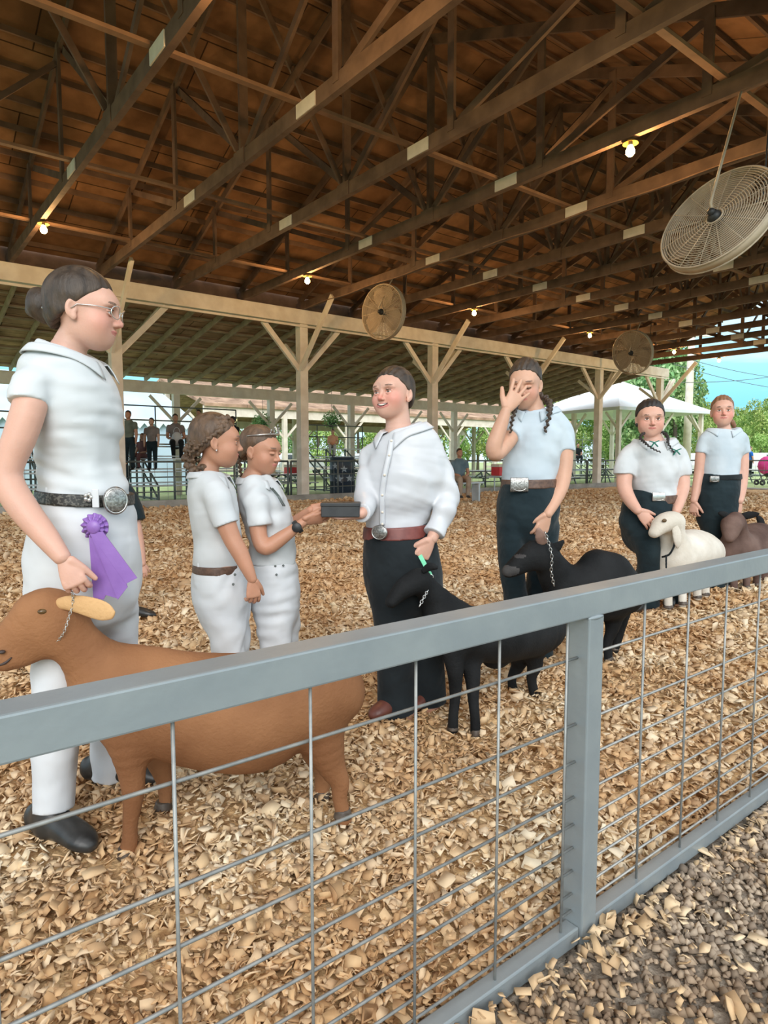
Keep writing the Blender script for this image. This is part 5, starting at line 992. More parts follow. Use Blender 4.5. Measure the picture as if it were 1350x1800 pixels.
hR = hand(P(1122, 898, D - .24), RT * .68 - UP * .7 - FH * .1, FH * .9, RT, .21, curls=[.25, .3, .3, .35]); hL = hand(P(1189, 899, D - .22), -UP * .95 - RT * .15, FH * .9, -RT, .19, curls=[.3, .35, .4, .4])
hs = hairshell(hc, Rh, .285, cut=(.86, .020), grow=.008, fat=1.08)
bq = braid([W(.078, .0, -.03), P(1169, 762, D - .08), P(1175, 780, D - .19), P(1186, 797, D - .18)], .014) + braid([W(-.078, .0, -.03), P(1127, 765, D - .08), P(1136, 780, D - .18), P(1150, 790, D - .215), P(1162, 795, D - .22)], .013)
e5 = build_person('woman in a white shirt with green ribbons on her dark plaits, steadying the white goat', D, (1150, 0), .009, 'skinA', 'blackh',
    body=[rows(torso[1:], D, RT, .03, (.2, 1), .84), neck, rows(armR, D, None, .02), rows(armL, D, None, .02), rows(hips, D, RT, .04, 1, .86)] + [rows(x, D, RT, .03, 1, .7) for x in legs],
    fine=[hq + [neck], hL, hR], paint=pt, blush=lambda X: bl(X, .5), hair=((hs[0], bq), hs[1]), hres=.004, fres=.0036,
    parts=[('shirt', [rows(torso, D, RT, .04, (.12, .1)), rows([(1125, 793, 0, 16, .12), (1106, 802, -.02, 17, 0), (1098, 818, -.04, 17, 0), (1096, 834, -.05, 17, 0)], D, None, .04, (1, .08)), rows([(1175, 793, 0, 16, .12), (1192, 802, -.02, 16, 0), (1199, 818, -.03, 16, 0), (1200, 834, -.03, 15, 0)], D, None, .04, (1, .08))], .009, 'shirt', folds(.0065, 38, (.6, .4, 1), 41)),
           ('trousers', [rows(hips, D, RT, .04, (.08, 1))] + [rows(x, D, RT, .03, (1, .08)) for x in legs], .009, 'navy', folds(.005, 22, (1, .5, .2), 42)),
           ('belt', beltring([(1151, 869, 0, 39.5, .205), (1151, 883, 0, 41, .21)], D), .006, 'belt', None)])
collar_mesh('collar', P(1149, 776, D), fwd, .086, .080, [rows(torso, D, RT)], 'shirt', e5, .055, .014, .045, 20, .035)
buckle(1158, 873, D - .215, .048, .034, e5, -FH, True, 'steel')
M['hribbon'] = mat('dark_green_ribbon', (.01, .14, .10), .5, col2=(.02, .20, .14), scale=30)
for x_, y_, d_ in ((1150, 778, .235), (1189, 792, .19)):
    c = P(x_, y_, D - d_); mb = MB()
    for dx, dz in ((.035, .014), (-.035, .012), (.028, -.030), (-.022, -.034)): mb.bar(c, c + RT * dx + UP * dz, .006, .016, FH)
    mb.build('hair_ribbon', M['hribbon'], e5)
for a, t in ((P(1137, 806, D), P(1125, 806, D - .14)), (P(1188, 806, D + .15), P(1184, 806, D + .0))): V, Q = skin(boot(a, t, 1.15), .01); link('boot', npmesh('boot', V, Q), M['boot'], e5, True)

# --- red-haired woman at the right
D = 6.05; hc = P(1270, 724, D); fwd = -FH * .93 - RT * .36 + UP * .05; Rh = frame(fwd)
hq, pt, bl, W = head(hc, Rh, .280, 'closed', fat=.98); neck = loft([P(1273, 764, D), P(1273, 755, D), P(1271, 738, D)], [0.075, 0.058, 0.049], A=RT, k=.014)
torso = [(1273, 756, 0, 14, .065), (1272, 763, 0, 26, .10), (1272, 770, 0, 34, .125), (1271, 782, 0, 37, .15), (1268, 805, 0, 32, .15), (1266, 825, 0, 32, .15), (1266, 838, 0, 32, .15)]
armR = [(1236, 778, 0, 9.5, 0), (1232, 800, 0, 9, 0), (1229, 830, 0, 8.5, 0), (1224, 860, -.03, 7.5, 0), (1220, 880, -.05, 6, 0)]
armL = [(1304, 778, 0, 10, 0), (1306, 800, 0, 9.5, 0), (1306, 830, -.02, 9, 0), (1304, 858, -.06, 8, 0), (1300, 880, -.12, 6.5, 0)]
hips = [(1266, 836, 0, 33, .16), (1262, 860, 0, 37, .18), (1261, 885, 0, 37, .18), (1260, 905, 0, 34, .17)]
legs = [[(1246, 890, 0, 19, .13), (1253, 940, 0, 17, .12), (1256, 985, 0, 16, .1), (1257, 1030, 0, 16, .1)], [(1276, 890, .05, 19, .13), (1278, 940, .08, 16, .12), (1276, 985, .1, 15, .1), (1274, 1025, .12, 15, .1)]]
hR = hand(P(1220, 881, D - .05), -UP * .98, RT * .6 + FH * .5, -FH, .19, curls=[.5, .6, .7, .7]); hL = hand(P(1300, 881, D - .12), -UP * .95 - RT * .2, FH * .9, -RT, .19, curls=[.5, .7, .8, .8])
hs = hairshell(hc, Rh, .280, cut=(.9, .020), grow=.006); bq = [loft([W(.03, -.10, -.01), P(1287, 742, D + .03), P(1291, 757, D + .05)], [.028, .024, .01], k=.01)]
e6 = build_person('red-haired woman standing straight in a pale shirt and dark trousers at the far right', D, (1265, 0), .010, 'skinA', 'redh',
    body=[rows(torso[1:], D, RT, .03, (.2, 1), .84), neck, rows(armR, D, None, .02), rows(armL, D, None, .02), rows(hips, D, RT, .04, 1, .86)] + [rows(x, D, RT, .03, 1, .7) for x in legs],
    fine=[hq + [neck], hL, hR], paint=pt, blush=lambda X: bl(X, .9), hair=((hs[0], bq), hs[1]), hres=.0045, fres=.004,
    parts=[('shirt', [rows(torso, D, RT, .04, (.12, .1)), rows([(1252, 767, 0, 12, .1), (1240, 774, 0, 12, 0), (1235, 792, 0, 11.5, 0), (1234, 796, 0, 11, 0)], D, None, .03, (1, .08)), rows([(1292, 767, 0, 12, .1), (1302, 774, 0, 12, 0), (1305, 792, 0, 11.5, 0), (1306, 796, 0, 11, 0)], D, None, .03, (1, .08))], .010, 'shirtblue', folds(.007, 34, (.8, .4, .6), 51)),
           ('trousers', [rows(hips, D, RT, .04, (.08, 1))] + [rows(x, D, RT, .03, (1, .08)) for x in legs], .010, 'navy', folds(.004, 20, (1, .5, .2), 52)),
           ('belt', beltring([(1266, 834, 0, 34, .172), (1266, 843, 0, 35, .176)], D), .006, 'blk', None)])
collar_mesh('collar', P(1273, 756, D), fwd, .070, .066, [rows(torso, D, RT)], 'shirtblue', e6, .050, .014, .04, 20, .035)
buckle(1256, 842, D - .178, .04, .028, e6, -FH, True)
for a, t in ((P(1257, 806, D), P(1246, 806, D - .14)), (P(1274, 806, D + .12), P(1268, 806, D + .0))): V, Q = skin(boot(a, t, 1.15), .012); link('boot', npmesh('boot', V, Q), M['boot'], e6, True)

# --- child in navy mostly hidden behind the tall woman
D = 4.9; hc = P(180, 800, D); Rh = frame(-FH * .4 + RT * .9); hq, pt, bl, W = head(hc, Rh, .20)
neck = loft([P(188, 842, D), P(184, 815, D)], [.045, .040], k=.02); torso = [(188, 838, 0, 12, .06), (190, 850, 0, 28, .12), (190, 900, 0, 26, .11), (190, 945, 0, 27, .11)]
armA = [(218, 868, -.02, 13, 0), (230, 900, -.04, 12, 0), (240, 930, -.05, 9.5, 0), (246, 965, -.06, 8.5, 0), (250, 990, -.07, 6.5, 0)]
hN = hand(P(250, 990, D - .07), -UP * 1 + RT * .05, FH * .7 - RT * .4, RT, .14, curls=[.35, .4, .5, .5])
lg = [[(182, 940, 0, 16, .09), (180, 1000, 0, 13, .07), (180, 1050, 0, 11, .06)], [(205, 940, 0, 16, .09), (212, 1000, 0, 13, .07), (218, 1056, 0, 11, .06)]]
hs = hairshell(hc, Rh, .20)
e7 = build_person('child in a navy shirt mostly hidden behind the tall woman, one bare forearm showing', D, (200, 0), .009, 'skinA', 'brown', body=[rows(torso, D, RT, .03, 1, .86), neck, rows(armA, D, None, .02)] + [rows(x, D, RT, .03, 1, .8) for x in lg],
    fine=[hq + [neck], hN], paint=pt, blush=lambda X: bl(X, .3), hair=((hs[0], None), hs[1]), fres=.004, hres=.005,
    parts=[('shirt', [rows(torso, D, RT, .03, (.12, .1)), rows([(205, 855, 0, 15, .1), (220, 868, -.02, 17, 0), (233, 896, -.04, 17.5, 0), (240, 916, -.05, 16, 0)], D, None, .03, (1, .08))], .009, 'navy', None), ('trousers', [rows(x, D, RT, .03, (1, .1)) for x in lg], .009, 'navy', None)])
for a, t in ((P(182, 806, D), P(205, 806, D - .05)), (P(222, 806, D), P(262, 806, D - .02))): V, Q = skin(boot(a, t, 1.0), .01); link('boot', npmesh('boot', V, Q), M['boot'], e7, True)

# ------------------------------------------------------------------ goats
def goat_mat(name, a, b, c=None, pos=(.35, .65), scale=5): return mat(name, a, .75, col2=b, scale=scale, bump=.0025, bscale=90, detail=5, spec=.2, rampos=pos)
M['tan'] = goat_mat('tan_coat', (.205, .088, .038), (.32, .150, .068), scale=3)
M['tanlt'] = goat_mat('light_tan_coat', (.52, .30, .13), (.62, .38, .18))
M['coatblack'] = goat_mat('black_coat', (.006, .0065, .007), (.016, .017, .018))
M['coatgrey'] = goat_mat('dark_grey_coat', (.045, .042, .042), (.09, .085, .08))
M['coatwhite'] = goat_mat('white_coat', (.58, .53, .45), (.74, .70, .62))
M['coatbrown'] = goat_mat('brown_grey_coat', (.085, .050, .040), (.17, .11, .09))
M['hoof'] = mat('horn_hoof', (.05, .035, .025), .5, col2=(.10, .075, .055), scale=30)
M['muzzledark'] = mat('dark_muzzle_skin', (.03, .02, .018), .5, col2=(.06, .04, .035), scale=30)
M['eyey'] = mat('amber_eye', (.09, .05, .02), .15, col2=(.16, .10, .04), scale=40)
def goat(label, D, foot, coat, res, body, paint, parts, warp=None, group=None):
    g = P(foot, 806, D); e = empty('goat', (g[0], g[1], 0), label, 'goat', group); V, Q = skin(body, res, None, warp); cen = V[Q].mean(1); mi = np.zeros(len(Q), int); mats = [M[coat]]
    for pe, mn in paint:
        if M[mn] not in mats: mats.append(M[mn])
        mi[inside(pe, cen)] = mats.index(M[mn])
    link('body', npmesh('body', V, Q, mi), mats, e, True)
    for nm, prims, r_, m_ in parts: V, Q = skin(prims, r_); link(nm, npmesh(nm, V, Q), M[m_], e, True)
    return e
def rr(R_, D, A=None, k=.03, cap=1.): return rows(R_, D, A, k, cap)
def hoof(x, y, D, r=.02): c = P(x, y, D); return [loft([c + UP * .004, c + UP * .034 + FH * 0], [r * 1.15, r * .85], k=.004, cap=.2)]

# tan goat along the fence
D = 2.02
hd = [rr([(112, 1092, -.06, 40, .050), (80, 1088, -.08, 52, .058), (50, 1104, -.10, 44, .048), (24, 1126, -.11, 34, .038), (6, 1146, -.12, 27, .033), (-6, 1158, -.12, 20, .028)], D, UP, .03),
      rr([(116, 1072, -.06, 26, .05), (86, 1062, -.08, 26, .052), (58, 1070, -.09, 26, .046)], D, UP, .03),
      rr([(78, 1128, -.08, 26, .035), (40, 1150, -.10, 22, .030), (12, 1162, -.12, 16, .026)], D, UP, .025)]
nk = [rr([(104, 1098, -.06, 42, .052), (132, 1128, -.05, 42, .062), (165, 1166, -.03, 50, .078), (205, 1208, 0, 64, .105)], D, UP * .8 + RT * .7, .05)]
bd = [rr([(196, 1222, 0, 72, .11), (240, 1226, .0, 92, .14), (300, 1238, .01, 96, .155), (370, 1250, .03, 104, .17), (440, 1250, .05, 106, .175), (500, 1226, .07, 94, .165), (548, 1212, .09, 82, .145), (578, 1214, .10, 64, .12), (592, 1222, .10, 50, .09)], D, UP, .06)]
lgs = [rr([(222, 1250, -.07, 46, .075), (228, 1310, -.085, 34, .055), (232, 1360, -.09, 23, .034), (234, 1400, -.09, 18, .028), (229, 1445, -.09, 14, .021), (228, 1478, -.09, 15, .021), (224, 1500, -.09, 17, .021)], D, RT, .04),
       rr([(262, 1270, .10, 38, .06), (278, 1330, .11, 26, .042), (288, 1370, .12, 16, .026), (290, 1405, .12, 12, .019), (288, 1424, .12, 13, .018)], D, RT, .04),
       rr([(560, 1240, .02, 48, .085), (568, 1300, .015, 40, .07), (582, 1345, .015, 27, .045), (597, 1374, .015, 19, .028), (597, 1400, .015, 14, .022), (602, 1425, .015, 13, .02), (604, 1440, .015, 15, .02)], D + .05, RT, .04),
       rr([(545, 1260, .16, 40, .07), (556, 1320, .18, 28, .05), (568, 1352, .18, 18, .03), (566, 1390, .18, 13, .02), (566, 1408, .18, 14, .02)], D + .05, RT, .04)]
ud = [ell(P(545, 1370, D + .14), (.045, .06, .055), None, .03)]
eye = P(76, 1074, D - .128)
ear = [rr([(100, 1062, -.10, 9, .014), (118, 1060, -.115, 13, .012), (142, 1063, -.12, 17, .009), (168, 1070, -.12, 19, .008), (186, 1076, -.12, 17, .007), (198, 1081, -.12, 9, .006)], D, UP, .006)]
eG = goat('long tan goat with pale drooping ears standing along the near fence', D, 380, 'tan', .0062, hd + nk + bd + lgs + [ell(eye + FH * .008, (.017, .012, .012), None, .006), ell(P(-6, 1158, D - .12), (.030, .03, .026), None, .02)],
    [],
    [('ear', ear + [dict(rr([(112, 1061, -.140, 4, .006), (142, 1064, -.142, 7, .006), (176, 1073, -.140, 6, .006)], D, UP, .004), neg=True)], .003, 'tanlt')] + [('hoof', hoof(x, y, d_, .028), .004, 'hoof') for x, y, d_ in ((223, 1506, D - .09), (287, 1424, D + .12), (603, 1438, D + .065), (566, 1404, D + .23))], folds(.004, 11, (1, .3, .6), 3))
far = [rr([(84, 1052, -.02, 12, .010), (60, 1046, .04, 15, .010), (46, 1050, .09, 9, .008)], D, UP, .006)]
V, Q = skin(far, .004); link('ear', npmesh('ear', V, Q), M['tanlt'], eG, True)
V, Q = skin([ell(eye - FH * .002, (.015, .012, .009))], .002); link('eye', npmesh('eye', V, Q), M['eyey'], eG, True)
V, Q = skin([loft([P(-12, 1172, D - .150), P(8, 1166, D - .152), P(20, 1156, D - .146)], [.003, .004, .002], [.004, .004, .003], A=UP, k=.002)], .002); link('mouth_line', npmesh('mouth_line', V, Q), M['muzzledark'], eG, True)
V, Q = skin([ell(P(3, 1146, D - .160), (.010, .008, .006))], .002); link('nostril', npmesh('nostril', V, Q), M['muzzledark'], eG, True)
el = empty('goat_collar', tuple(P(118, 1090, D - .13)), 'thin silver chain collar around the neck of the tan goat, held by the tall woman', 'collar')
chain([P(126, 1030, D - .14), P(128, 1060, D - .128), P(121, 1085, D - .128), P(112, 1112, D - .128), P(100, 1128, D - .115)], .0035, 'chain', el)

# black goat in front of the smiling woman
D = 2.88
hd = [rr([(735, 1020, -.05, 17, .05), (716, 1030, -.08, 19, .05), (700, 1044, -.10, 15, .04), (688, 1058, -.11, 11, .034)], D, UP, .03), rr([(738, 1022, -.03, 20, .05), (758, 1045, .0, 24, .06), (785, 1082, .03, 38, .08)], D, UP * .8 + RT * .6, .05)]
bd = [rr([(780, 1098, 0, 34, .10), (815, 1110, .03, 46, .13), (860, 1115, .13, 50, .15), (905, 1110, .26, 50, .15), (945, 1106, .38, 44, .13), (968, 1104, .44, 28, .08)], D, UP, .05)]
lgs = [rr([(794, 1130, -.04, 24, .06), (800, 1180, -.05, 15, .04), (800, 1225, -.05, 10, .026), (797, 1255, -.05, 9, .022), (796, 1282, -.04, 10, .022)], D, RT, .03), rr([(822, 1135, .02, 24, .06), (830, 1185, .0, 15, .04), (832, 1230, -.02, 10, .026), (835, 1262, -.03, 9, .022), (836, 1290, -.04, 10, .022)], D, RT, .03),
       rr([(930, 1130, .36, 26, .07), (940, 1165, .38, 15, .045), (934, 1192, .40, 9, .026), (940, 1222, .41, 9, .024)], D, RT, .03), rr([(905, 1135, .42, 24, .07), (912, 1165, .46, 14, .04), (900, 1190, .48, 8, .025), (902, 1215, .50, 9, .024)], D, RT, .03)]
goat('black goat standing in front of the smiling woman, facing left', D, 860, 'coatblack', .0075, hd + bd + lgs + [ell(P(870, 1160, D + .18), (.06, .06, .04), None, .03)], [],
     [('ear', [rr([(744, 1004, -.08, 5, .008), (756, 996, -.10, 8, .008), (768, 998, -.11, 4, .006)], D, UP, .004)], .005, 'coatblack')] + [('hoof', hoof(x, y, d_, .024), .005, 'hoof') for x, y, d_ in ((796, 1284, D - .04), (836, 1294, D - .04), (941, 1224, D + .41), (902, 1216, D + .50))], None)

# second black goat, held by the woman wiping her eyes
D = 3.72
hd = [rr([(958, 972, -.12, 22, .065), (940, 976, -.15, 27, .068), (920, 987, -.18, 21, .052), (904, 998, -.2, 16, .042), (894, 1004, -.2, 12, .036)], D, UP, .03), rr([(962, 985, -.10, 26, .065), (980, 1015, -.03, 34, .08), (1000, 1035, 0, 40, .10)], D, UP * .8 + RT * .5, .05)]
bd = [rr([(995, 1042, 0, 38, .11), (1020, 1045, .02, 45, .14), (1048, 1035, .04, 58, .16), (1075, 1035, .06, 56, .15), (1098, 1045, .08, 36, .11)], D, UP, .05), rr([(1050, 995, .04, 30, .10), (1078, 998, .05, 26, .09)], D, UP, .04)]
lgs = [rr([(1010, 1075, -.02, 20, .06), (1022, 1115, -.03, 11, .035), (1026, 1145, -.03, 8, .026), (1030, 1172, -.03, 8, .025)], D, RT, .03), rr([(1030, 1075, .15, 18, .06), (1040, 1120, .15, 10, .035), (1042, 1150, .15, 8, .025)], D, RT, .03),
       rr([(1080, 1070, .08, 22, .07), (1076, 1105, .08, 12, .04), (1068, 1130, .08, 8, .026), (1070, 1162, .08, 8, .025)], D, RT, .03), rr([(1090, 1070, .2, 20, .07), (1088, 1105, .2, 11, .04), (1080, 1142, .2, 8, .025)], D, RT, .03)]
eB = goat('black goat with a grey muzzle and upright ear held by the woman wiping her eyes', D, 1040, 'coatblack', .0085, hd + bd + lgs, [(ell(P(893, 1004, D - .23), (.055, .08, .03)), 'coatgrey'), (ell(P(930, 950, D - .2), (.05, .08, .012)), 'coatgrey'), (ell(P(915, 978, D - .24), (.035, .05, .012)), 'coatgrey')],
     [('ear', [rr([(966, 968, -.13, 7, .010), (978, 962, -.14, 9, .010), (990, 951, -.15, 3, .006)], D, UP, .004)], .005, 'coatblack'), ('ear', [rr([(954, 955, -.18, 9, .010), (950, 943, -.20, 10, .010), (946, 930, -.21, 4, .007)], D, RT, .004)], .005, 'muzzleear'),
      ('tail', [rr([(1098, 1020, .12, 7, .02), (1106, 1006, .14, 5, .015), (1108, 996, .14, 2, .008)], D, RT, .004)], .006, 'coatblack')] + [('hoof', hoof(x, y, d_, .026), .006, 'hoof') for x, y, d_ in ((1030, 1173, D - .03), (1042, 1150, D + .15), (1070, 1162, D + .08), (1080, 1144, D + .2))], None) if not M.__setitem__('muzzleear', mat('tan_inner_ear', (.22, .13, .10), .7, col2=(.28, .17, .13), scale=30)) else None
el = empty('goat_collar', tuple(P(966, 995, D - .2)), 'steel chain collar on the black goat with the grey muzzle', 'collar'); chain([P(958, 935, D - .24), P(966, 960, D - .225), P(970, 980, D - .22), P(969, 1005, D - .20), P(974, 1030, D - .17)], .007, 'chain', el)

# white goat
D = 5.05
hd = [rr([(1184, 915, -.10, 14, .08), (1170, 918, -.16, 17, .08), (1158, 928, -.20, 13, .06), (1150, 937, -.22, 9, .045)], D, UP, .03), rr([(1180, 922, -.1, 20, .09), (1183, 950, -.05, 24, .10), (1190, 975, 0, 30, .13)], D, RT, .05)]
bd = [rr([(1180, 980, 0, 30, .15), (1200, 972, .12, 37, .19), (1220, 968, .3, 38, .2), (1236, 970, .45, 32, .17)], D, UP, .06)]
lgs = [rr([(1172, 1000, -.02, 14, .07), (1174, 1030, -.03, 8, .035), (1175, 1066, -.03, 7, .03)], D, RT, .03), rr([(1196, 1000, .12, 14, .07), (1199, 1030, .12, 8, .035), (1200, 1062, .1, 7, .03)], D, RT, .03), rr([(1230, 990, .45, 14, .08), (1238, 1015, .5, 9, .04), (1240, 1045, .5, 7, .03)], D, RT, .03), rr([(1222, 995, .35, 14, .08), (1224, 1020, .4, 9, .04), (1226, 1050, .4, 7, .03)], D, RT, .03)]
goat('white goat with hanging ears whose head is held up by two hands', D, 1200, 'coatwhite', .010, hd + bd + lgs, [], [('ear', [rr([(1184, 920, -.2, 5, .012), (1189, 935, -.22, 8, .012), (1191, 952, -.22, 7, .012), (1191, 962, -.21, 3, .01)], D, RT, .004)], .007, 'coatwhite'), ('ear', [rr([(1158, 910, -.14, 5, .012), (1150, 922, -.16, 6, .012), (1148, 932, -.17, 3, .01)], D, RT, .004)], .007, 'coatwhite'),
      ('eye', [ell(P(1168, 915, D - .245), (.024, .014, .014))], .005, 'eyey'), ('collar_strap', [loft([P(1164, 979, D - .125), P(1176, 975, D - .17), P(1184, 962, D - .19), P(1187, 948, D - .17)], [.008] * 4, [.006] * 4, k=.002), loft([P(1171, 976, D - .17), P(1171, 998, D - .19)], [.007, .007], [.005, .005], k=.002)], .004, 'blk')] + [('hoof', hoof(x, y, d_, .035), .008, 'hoof') for x, y, d_ in ((1175, 1070, D - .03), (1200, 1064, D + .1), (1240, 1047, D + .5), (1226, 1052, D + .4))], None)
# brown goat at the right
D = 5.95
hd = [rr([(1292, 915, -.1, 15, .08), (1286, 922, -.16, 18, .075), (1284, 935, -.2, 15, .06), (1282, 946, -.22, 9, .05)], D, RT, .03), rr([(1293, 925, -.08, 18, .09), (1296, 950, -.04, 23, .11), (1300, 968, 0, 28, .14)], D, RT, .05)]
bd = [rr([(1288, 968, -.02, 30, .16), (1305, 962, .1, 32, .19), (1322, 955, .25, 35, .2), (1338, 953, .4, 33, .18), (1347, 958, .45, 22, .12)], D, UP, .06)]
lgs = [rr([(1288, 990, 0, 12, .07), (1290, 1010, 0, 7, .035), (1290, 1036, 0, 6, .03)], D, RT, .03), rr([(1308, 990, .1, 12, .07), (1312, 1010, .1, 7, .035), (1312, 1032, .1, 6, .03)], D, RT, .03), rr([(1340, 980, .42, 13, .08), (1343, 1000, .45, 7, .035), (1343, 1022, .45, 6, .03)], D, RT, .03), rr([(1328, 982, .3, 13, .08), (1330, 1005, .3, 7, .035), (1330, 1028, .3, 6, .03)], D, RT, .03)]
goat('brown and grey goat with a black ear and short black tail at the right edge', D, 1310, 'coatbrown', .011, hd + bd + lgs, [], [('ear', [rr([(1302, 908, -.12, 5, .012), (1314, 906, -.14, 7, .012), (1328, 904, -.14, 5, .01), (1334, 903, -.14, 2, .008)], D, UP, .004)], .007, 'coatblack'), ('ear', [rr([(1282, 908, -.12, 5, .012), (1272, 904, -.14, 6, .012), (1264, 902, -.14, 3, .01)], D, UP, .004)], .007, 'coatblack'),
      ('tail', [rr([(1340, 925, .42, 6, .025), (1336, 914, .44, 6, .025), (1332, 908, .44, 3, .015)], D, RT, .004)], .008, 'coatblack')] + [('hoof', hoof(x, y, d_, .035), .008, 'hoof') for x, y, d_ in ((1290, 1038, D), (1312, 1034, D + .1), (1343, 1024, D + .45), (1330, 1030, D + .3))], None)

# ------------------------------------------------------------------ onlookers
def on_row(px, py, pose, y0, rows_=5, target=1.65):        # a spot on a bleacher row: the eyes stay near (px, py), feet or seat rest on the plank
    best = None
    for r_ in range(rows_):
        for dy in (-.08, 0., .08):
            v = P(px, py, 1.) - [0, 0, CAMH]; v = v * ((y0 + .62 * r_ + (dy if pose == 'stand' else 0)) / v[1]); z = .45 + .38 * r_; H_ = (v[2] + CAMH - z) / (.955 if pose == 'stand' else .475)
            if best is None or abs(H_ - target) < best[0]: best = (abs(H_ - target), v, z, H_)
    _, v, z, H_ = best; H_ = float(np.clip(H_, 1.35, 1.85)); e_ = v + [0, 0, CAMH]; e_[2] = z + H_ * (.955 if pose == 'stand' else .475); return e_, H_
def onlooker(px, py, D, H, label, pose, fdir, shirt, trs, skinm='skinC', hairm='brown', group='people watching from the bleachers', long_=False):
    h0 = P(px, py, D) if not isinstance(D, tuple) else None
    if h0 is None: h0, H = on_row(px, py, pose, *D)
    h = H * .135; f = N(np.array(fdir) * [1, 1, 0]); r = np.cross(f, UP); Rh = frame(f); q, pt, bl, W = head(h0, Rh, h, 'closed')
    B = lambda x, y, z: h0 + r * x * H + f * y * H + UP * z * H             # offsets from the eyes in body heights
    nk = loft([B(0, -.01, -.12), B(0, -.01, -.04)], [.034 * H, .032 * H], k=.02); sh = -.13; tor = loft([B(0, -.01, -.115), B(0, -.01, -.15), B(0, 0, -.25), B(0, 0, -.36), B(0, 0, -.42)], np.array([.05, .10, .098, .085, .095]) * H, np.array([.04, .06, .065, .062, .07]) * H, A=r, k=.03)
    legs = []; arms = []; feet = []
    for s in (1, -1):
        if pose == 'stand': legs.append(loft([B(.05 * s, 0, -.42), B(.055 * s, .0, -.66), B(.055 * s, 0, -.88)], np.array([.06, .042, .032]) * H, k=.02)); feet.append((B(.055 * s, 0, -.90), B(.06 * s, .10, -.92)))
        else: legs.append(loft([B(.05 * s, -.02, -.42), B(.065 * s, .16, -.41), B(.07 * s, .25, -.42), B(.065 * s, .26, -.52), B(.06 * s, .24, -.66)], np.array([.058, .052, .044, .038, .030]) * H, k=.02)); feet.append((B(.06 * s, .24, -.68), B(.06 * s, .34, -.69)))
        el_ = B(.135 * s, .02, -.32); wr_ = B(.135 * s, .04, -.44) if pose == 'stand' else B(.07 * s, .14, -.35); arms.append([B(.108 * s, -.01, -.155), el_, wr_, wr_ + (wr_ - el_) * .35])
    aw = np.array([.034, .026, .018, .012]) * H; body = [nk, loft(tor['p'][::3], tor['w'][::3] * .85, tor['d'][::3] * .85, A=r, k=.03)] + [loft(a, aw, k=.02) for a in arms] + [loft(l['p'][::3], l['w'][::3] * .8, k=.02) for l in legs]
    e = empty('person', (h0[0], h0[1], 0), label, 'person', group); V, Q = join(skin(body, .013), skin(q + [nk], .009)); me = npmesh('body', V, Q); attr(me, 'blush', np.zeros(len(V))); link('body', me, M[skinm], e, True)
    hp, ex = hairshell(h0, Rh, h, grow=.008); bits = [skin(hp, .008, ex)]
    if long_: bits.append(skin([loft([B(.05 * s, -.03, .0), B(.055 * s, -.02, -.08), B(.05 * s, .01, -.16)], np.array([.022, .026, .014]) * H, k=.01) for s in (1, -1)] + [loft([B(0, -.06, .0), B(0, -.055, -.14)], [.05 * H, .045 * H], [.02 * H, .02 * H], A=r)], .01))
    V, Q = join(*bits); link('hair', npmesh('hair', V, Q), M[hairm], e, True)
    V, Q = skin([tor] + [loft([np.array(a[0]) * 1.0, a[0] + (a[1] - a[0]) * .55], [.041 * H, .036 * H], k=.03, cap=(1, .1)) for a in arms], .012); link('shirt', npmesh('shirt', V, Q), M[shirt], e, True)
    V, Q = skin(legs + [loft([B(0, 0, -.41), B(0, 0, -.46)], [.095 * H, .09 * H], [.07 * H, .07 * H], A=r, k=.03)], .012); link('trousers', npmesh('trousers', V, Q), M[trs], e, True)
    for a, b in feet: V, Q = skin([loft([a, a + (b - a) * .5, b], np.array([.024, .027, .018]) * H, np.array([.022, .02, .012]) * H, A=r, k=.01)], .01); link('shoe', npmesh('shoe', V, Q), M['boot'], e, True)
    return e
for nm, a, b in (('grey_green', (.10, .115, .09), (.15, .165, .13)), ('taupe', (.20, .16, .14), (.27, .22, .20)), ('maroon', (.16, .07, .07), (.22, .11, .11)), ('peach', (.80, .40, .24), (.88, .50, .32)), ('slate', (.11, .16, .19), (.16, .22, .25)), ('rust', (.25, .08, .04), (.33, .12, .07)), ('blueT', (.02, .14, .55), (.04, .20, .66)), ('khaki', (.30, .22, .16), (.40, .30, .22))): M[nm] = cloth(nm + '_cotton', a, b)
fd = -FH
onlooker(225, 729, (18.6, 5), 1.7, 'person in a grey-green shirt standing on the bleacher behind the tall woman', 'stand', fd, 'grey_green', 'navy', 'skinB')
onlooker(266, 741, (18.6, 5), 1.55, 'person in a grey-brown top standing on the bleacher, second from the left', 'stand', fd, 'taupe', 'navy', 'skinC')
onlooker(308, 731, (18.6, 5), 1.6, 'person in brown with a pale bag sitting high on the bleacher', 'sit', fd + RT * .4, 'taupe', 'blk', 'skinB')
onlooker(250, 768, (18.6, 3), 1.75, 'long-haired woman in maroon sitting low on the bleacher', 'sit', fd - RT * .25, 'maroon', 'maroon', 'skinC', 'ltbrown', long_=True)
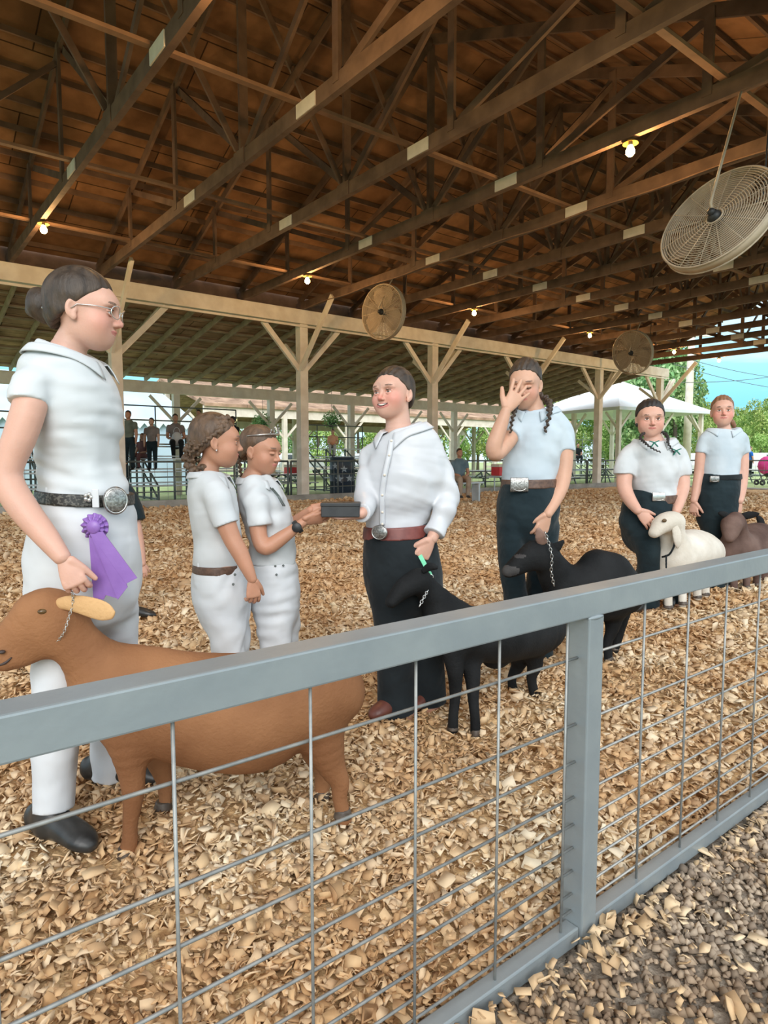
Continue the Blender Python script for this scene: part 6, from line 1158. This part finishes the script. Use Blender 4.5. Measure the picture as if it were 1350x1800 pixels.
onlooker(204, 772, (18.6, 3), 1.75, 'person in a rust shirt seated beside the tall woman, mostly hidden', 'sit', fd + RT * .8, 'rust', 'navy', 'skinC')
onlooker(349, 726, (18.6, 5), 1.6, 'dark-haired person just above the curly-haired girl', 'sit', fd, 'taupe', 'blk', 'skinB', 'blackh')
onlooker(408, 738, (18.6, 5), 1.6, 'dark-haired person between the two girls in the background', 'sit', fd - RT * .6, 'blk', 'blk', 'skinB', 'blackh')
onlooker(585, 759, (19.7, 4), 1.75, 'person in a peach orange top behind the dark barrel', 'sit', fd, 'peach', 'shirt', 'skinA', 'ltbrown')
onlooker(808, 796, 17.9, 1.7, 'person in a slate blue shirt seated beyond the arm of the smiling woman', 'sit', fd + RT * .2, 'slate', 'khaki', 'skinB', 'brown')
onlooker(1016, 781, (25.6, 4), 1.7, 'dark silhouetted person seated far under the gazebo', 'sit', fd, 'blk', 'blk', 'skinB', 'blackh', 'people far beyond the ring')
onlooker(1319, 788, 36, 1.7, 'person in a bright blue shirt beside the red-haired woman', 'stand', RT, 'blueT', 'blk', 'skinC', 'ltbrown', 'people far beyond the ring')
q_ = P(808, 796, 17.9); z_ = q_[2] - .47 * 1.7; e = empty('bench', (q_[0], q_[1], 0), 'low plank bench under the person in the slate blue shirt', 'bench')
MB().box((q_[0] - .8, q_[1] - .16, z_ - .04), (q_[0] + .8, q_[1] + .16, z_)).build('seat_plank', M['alu'], e)
for s_ in (-.65, .65): MB().box((q_[0] + s_ - .03, q_[1] - .13, .0), (q_[0] + s_ + .03, q_[1] + .13, z_ - .04)).build('leg', M['alu'], e)
q_, H_ = on_row(308, 731, 'sit', 18.6, 5); c = q_ - FH * .28 + RT * .12 - UP * .36 * H_; e = empty('tote_bag', tuple(c), 'pale tote bag on the lap of the person in brown on the bleacher', 'bag'); V, Q = skin([ell(c, (.17, .10, .22))], .012); link('bag_body', npmesh('bag_body', V, Q), M['shirt'], e, True)
MB().tube([c + RT * .1 * math.cos(a) + UP * (.2 + .16 * math.sin(a)) for a in np.linspace(0, math.pi, 12)], .01, 6).build('handle', M['shirt'], e, True)
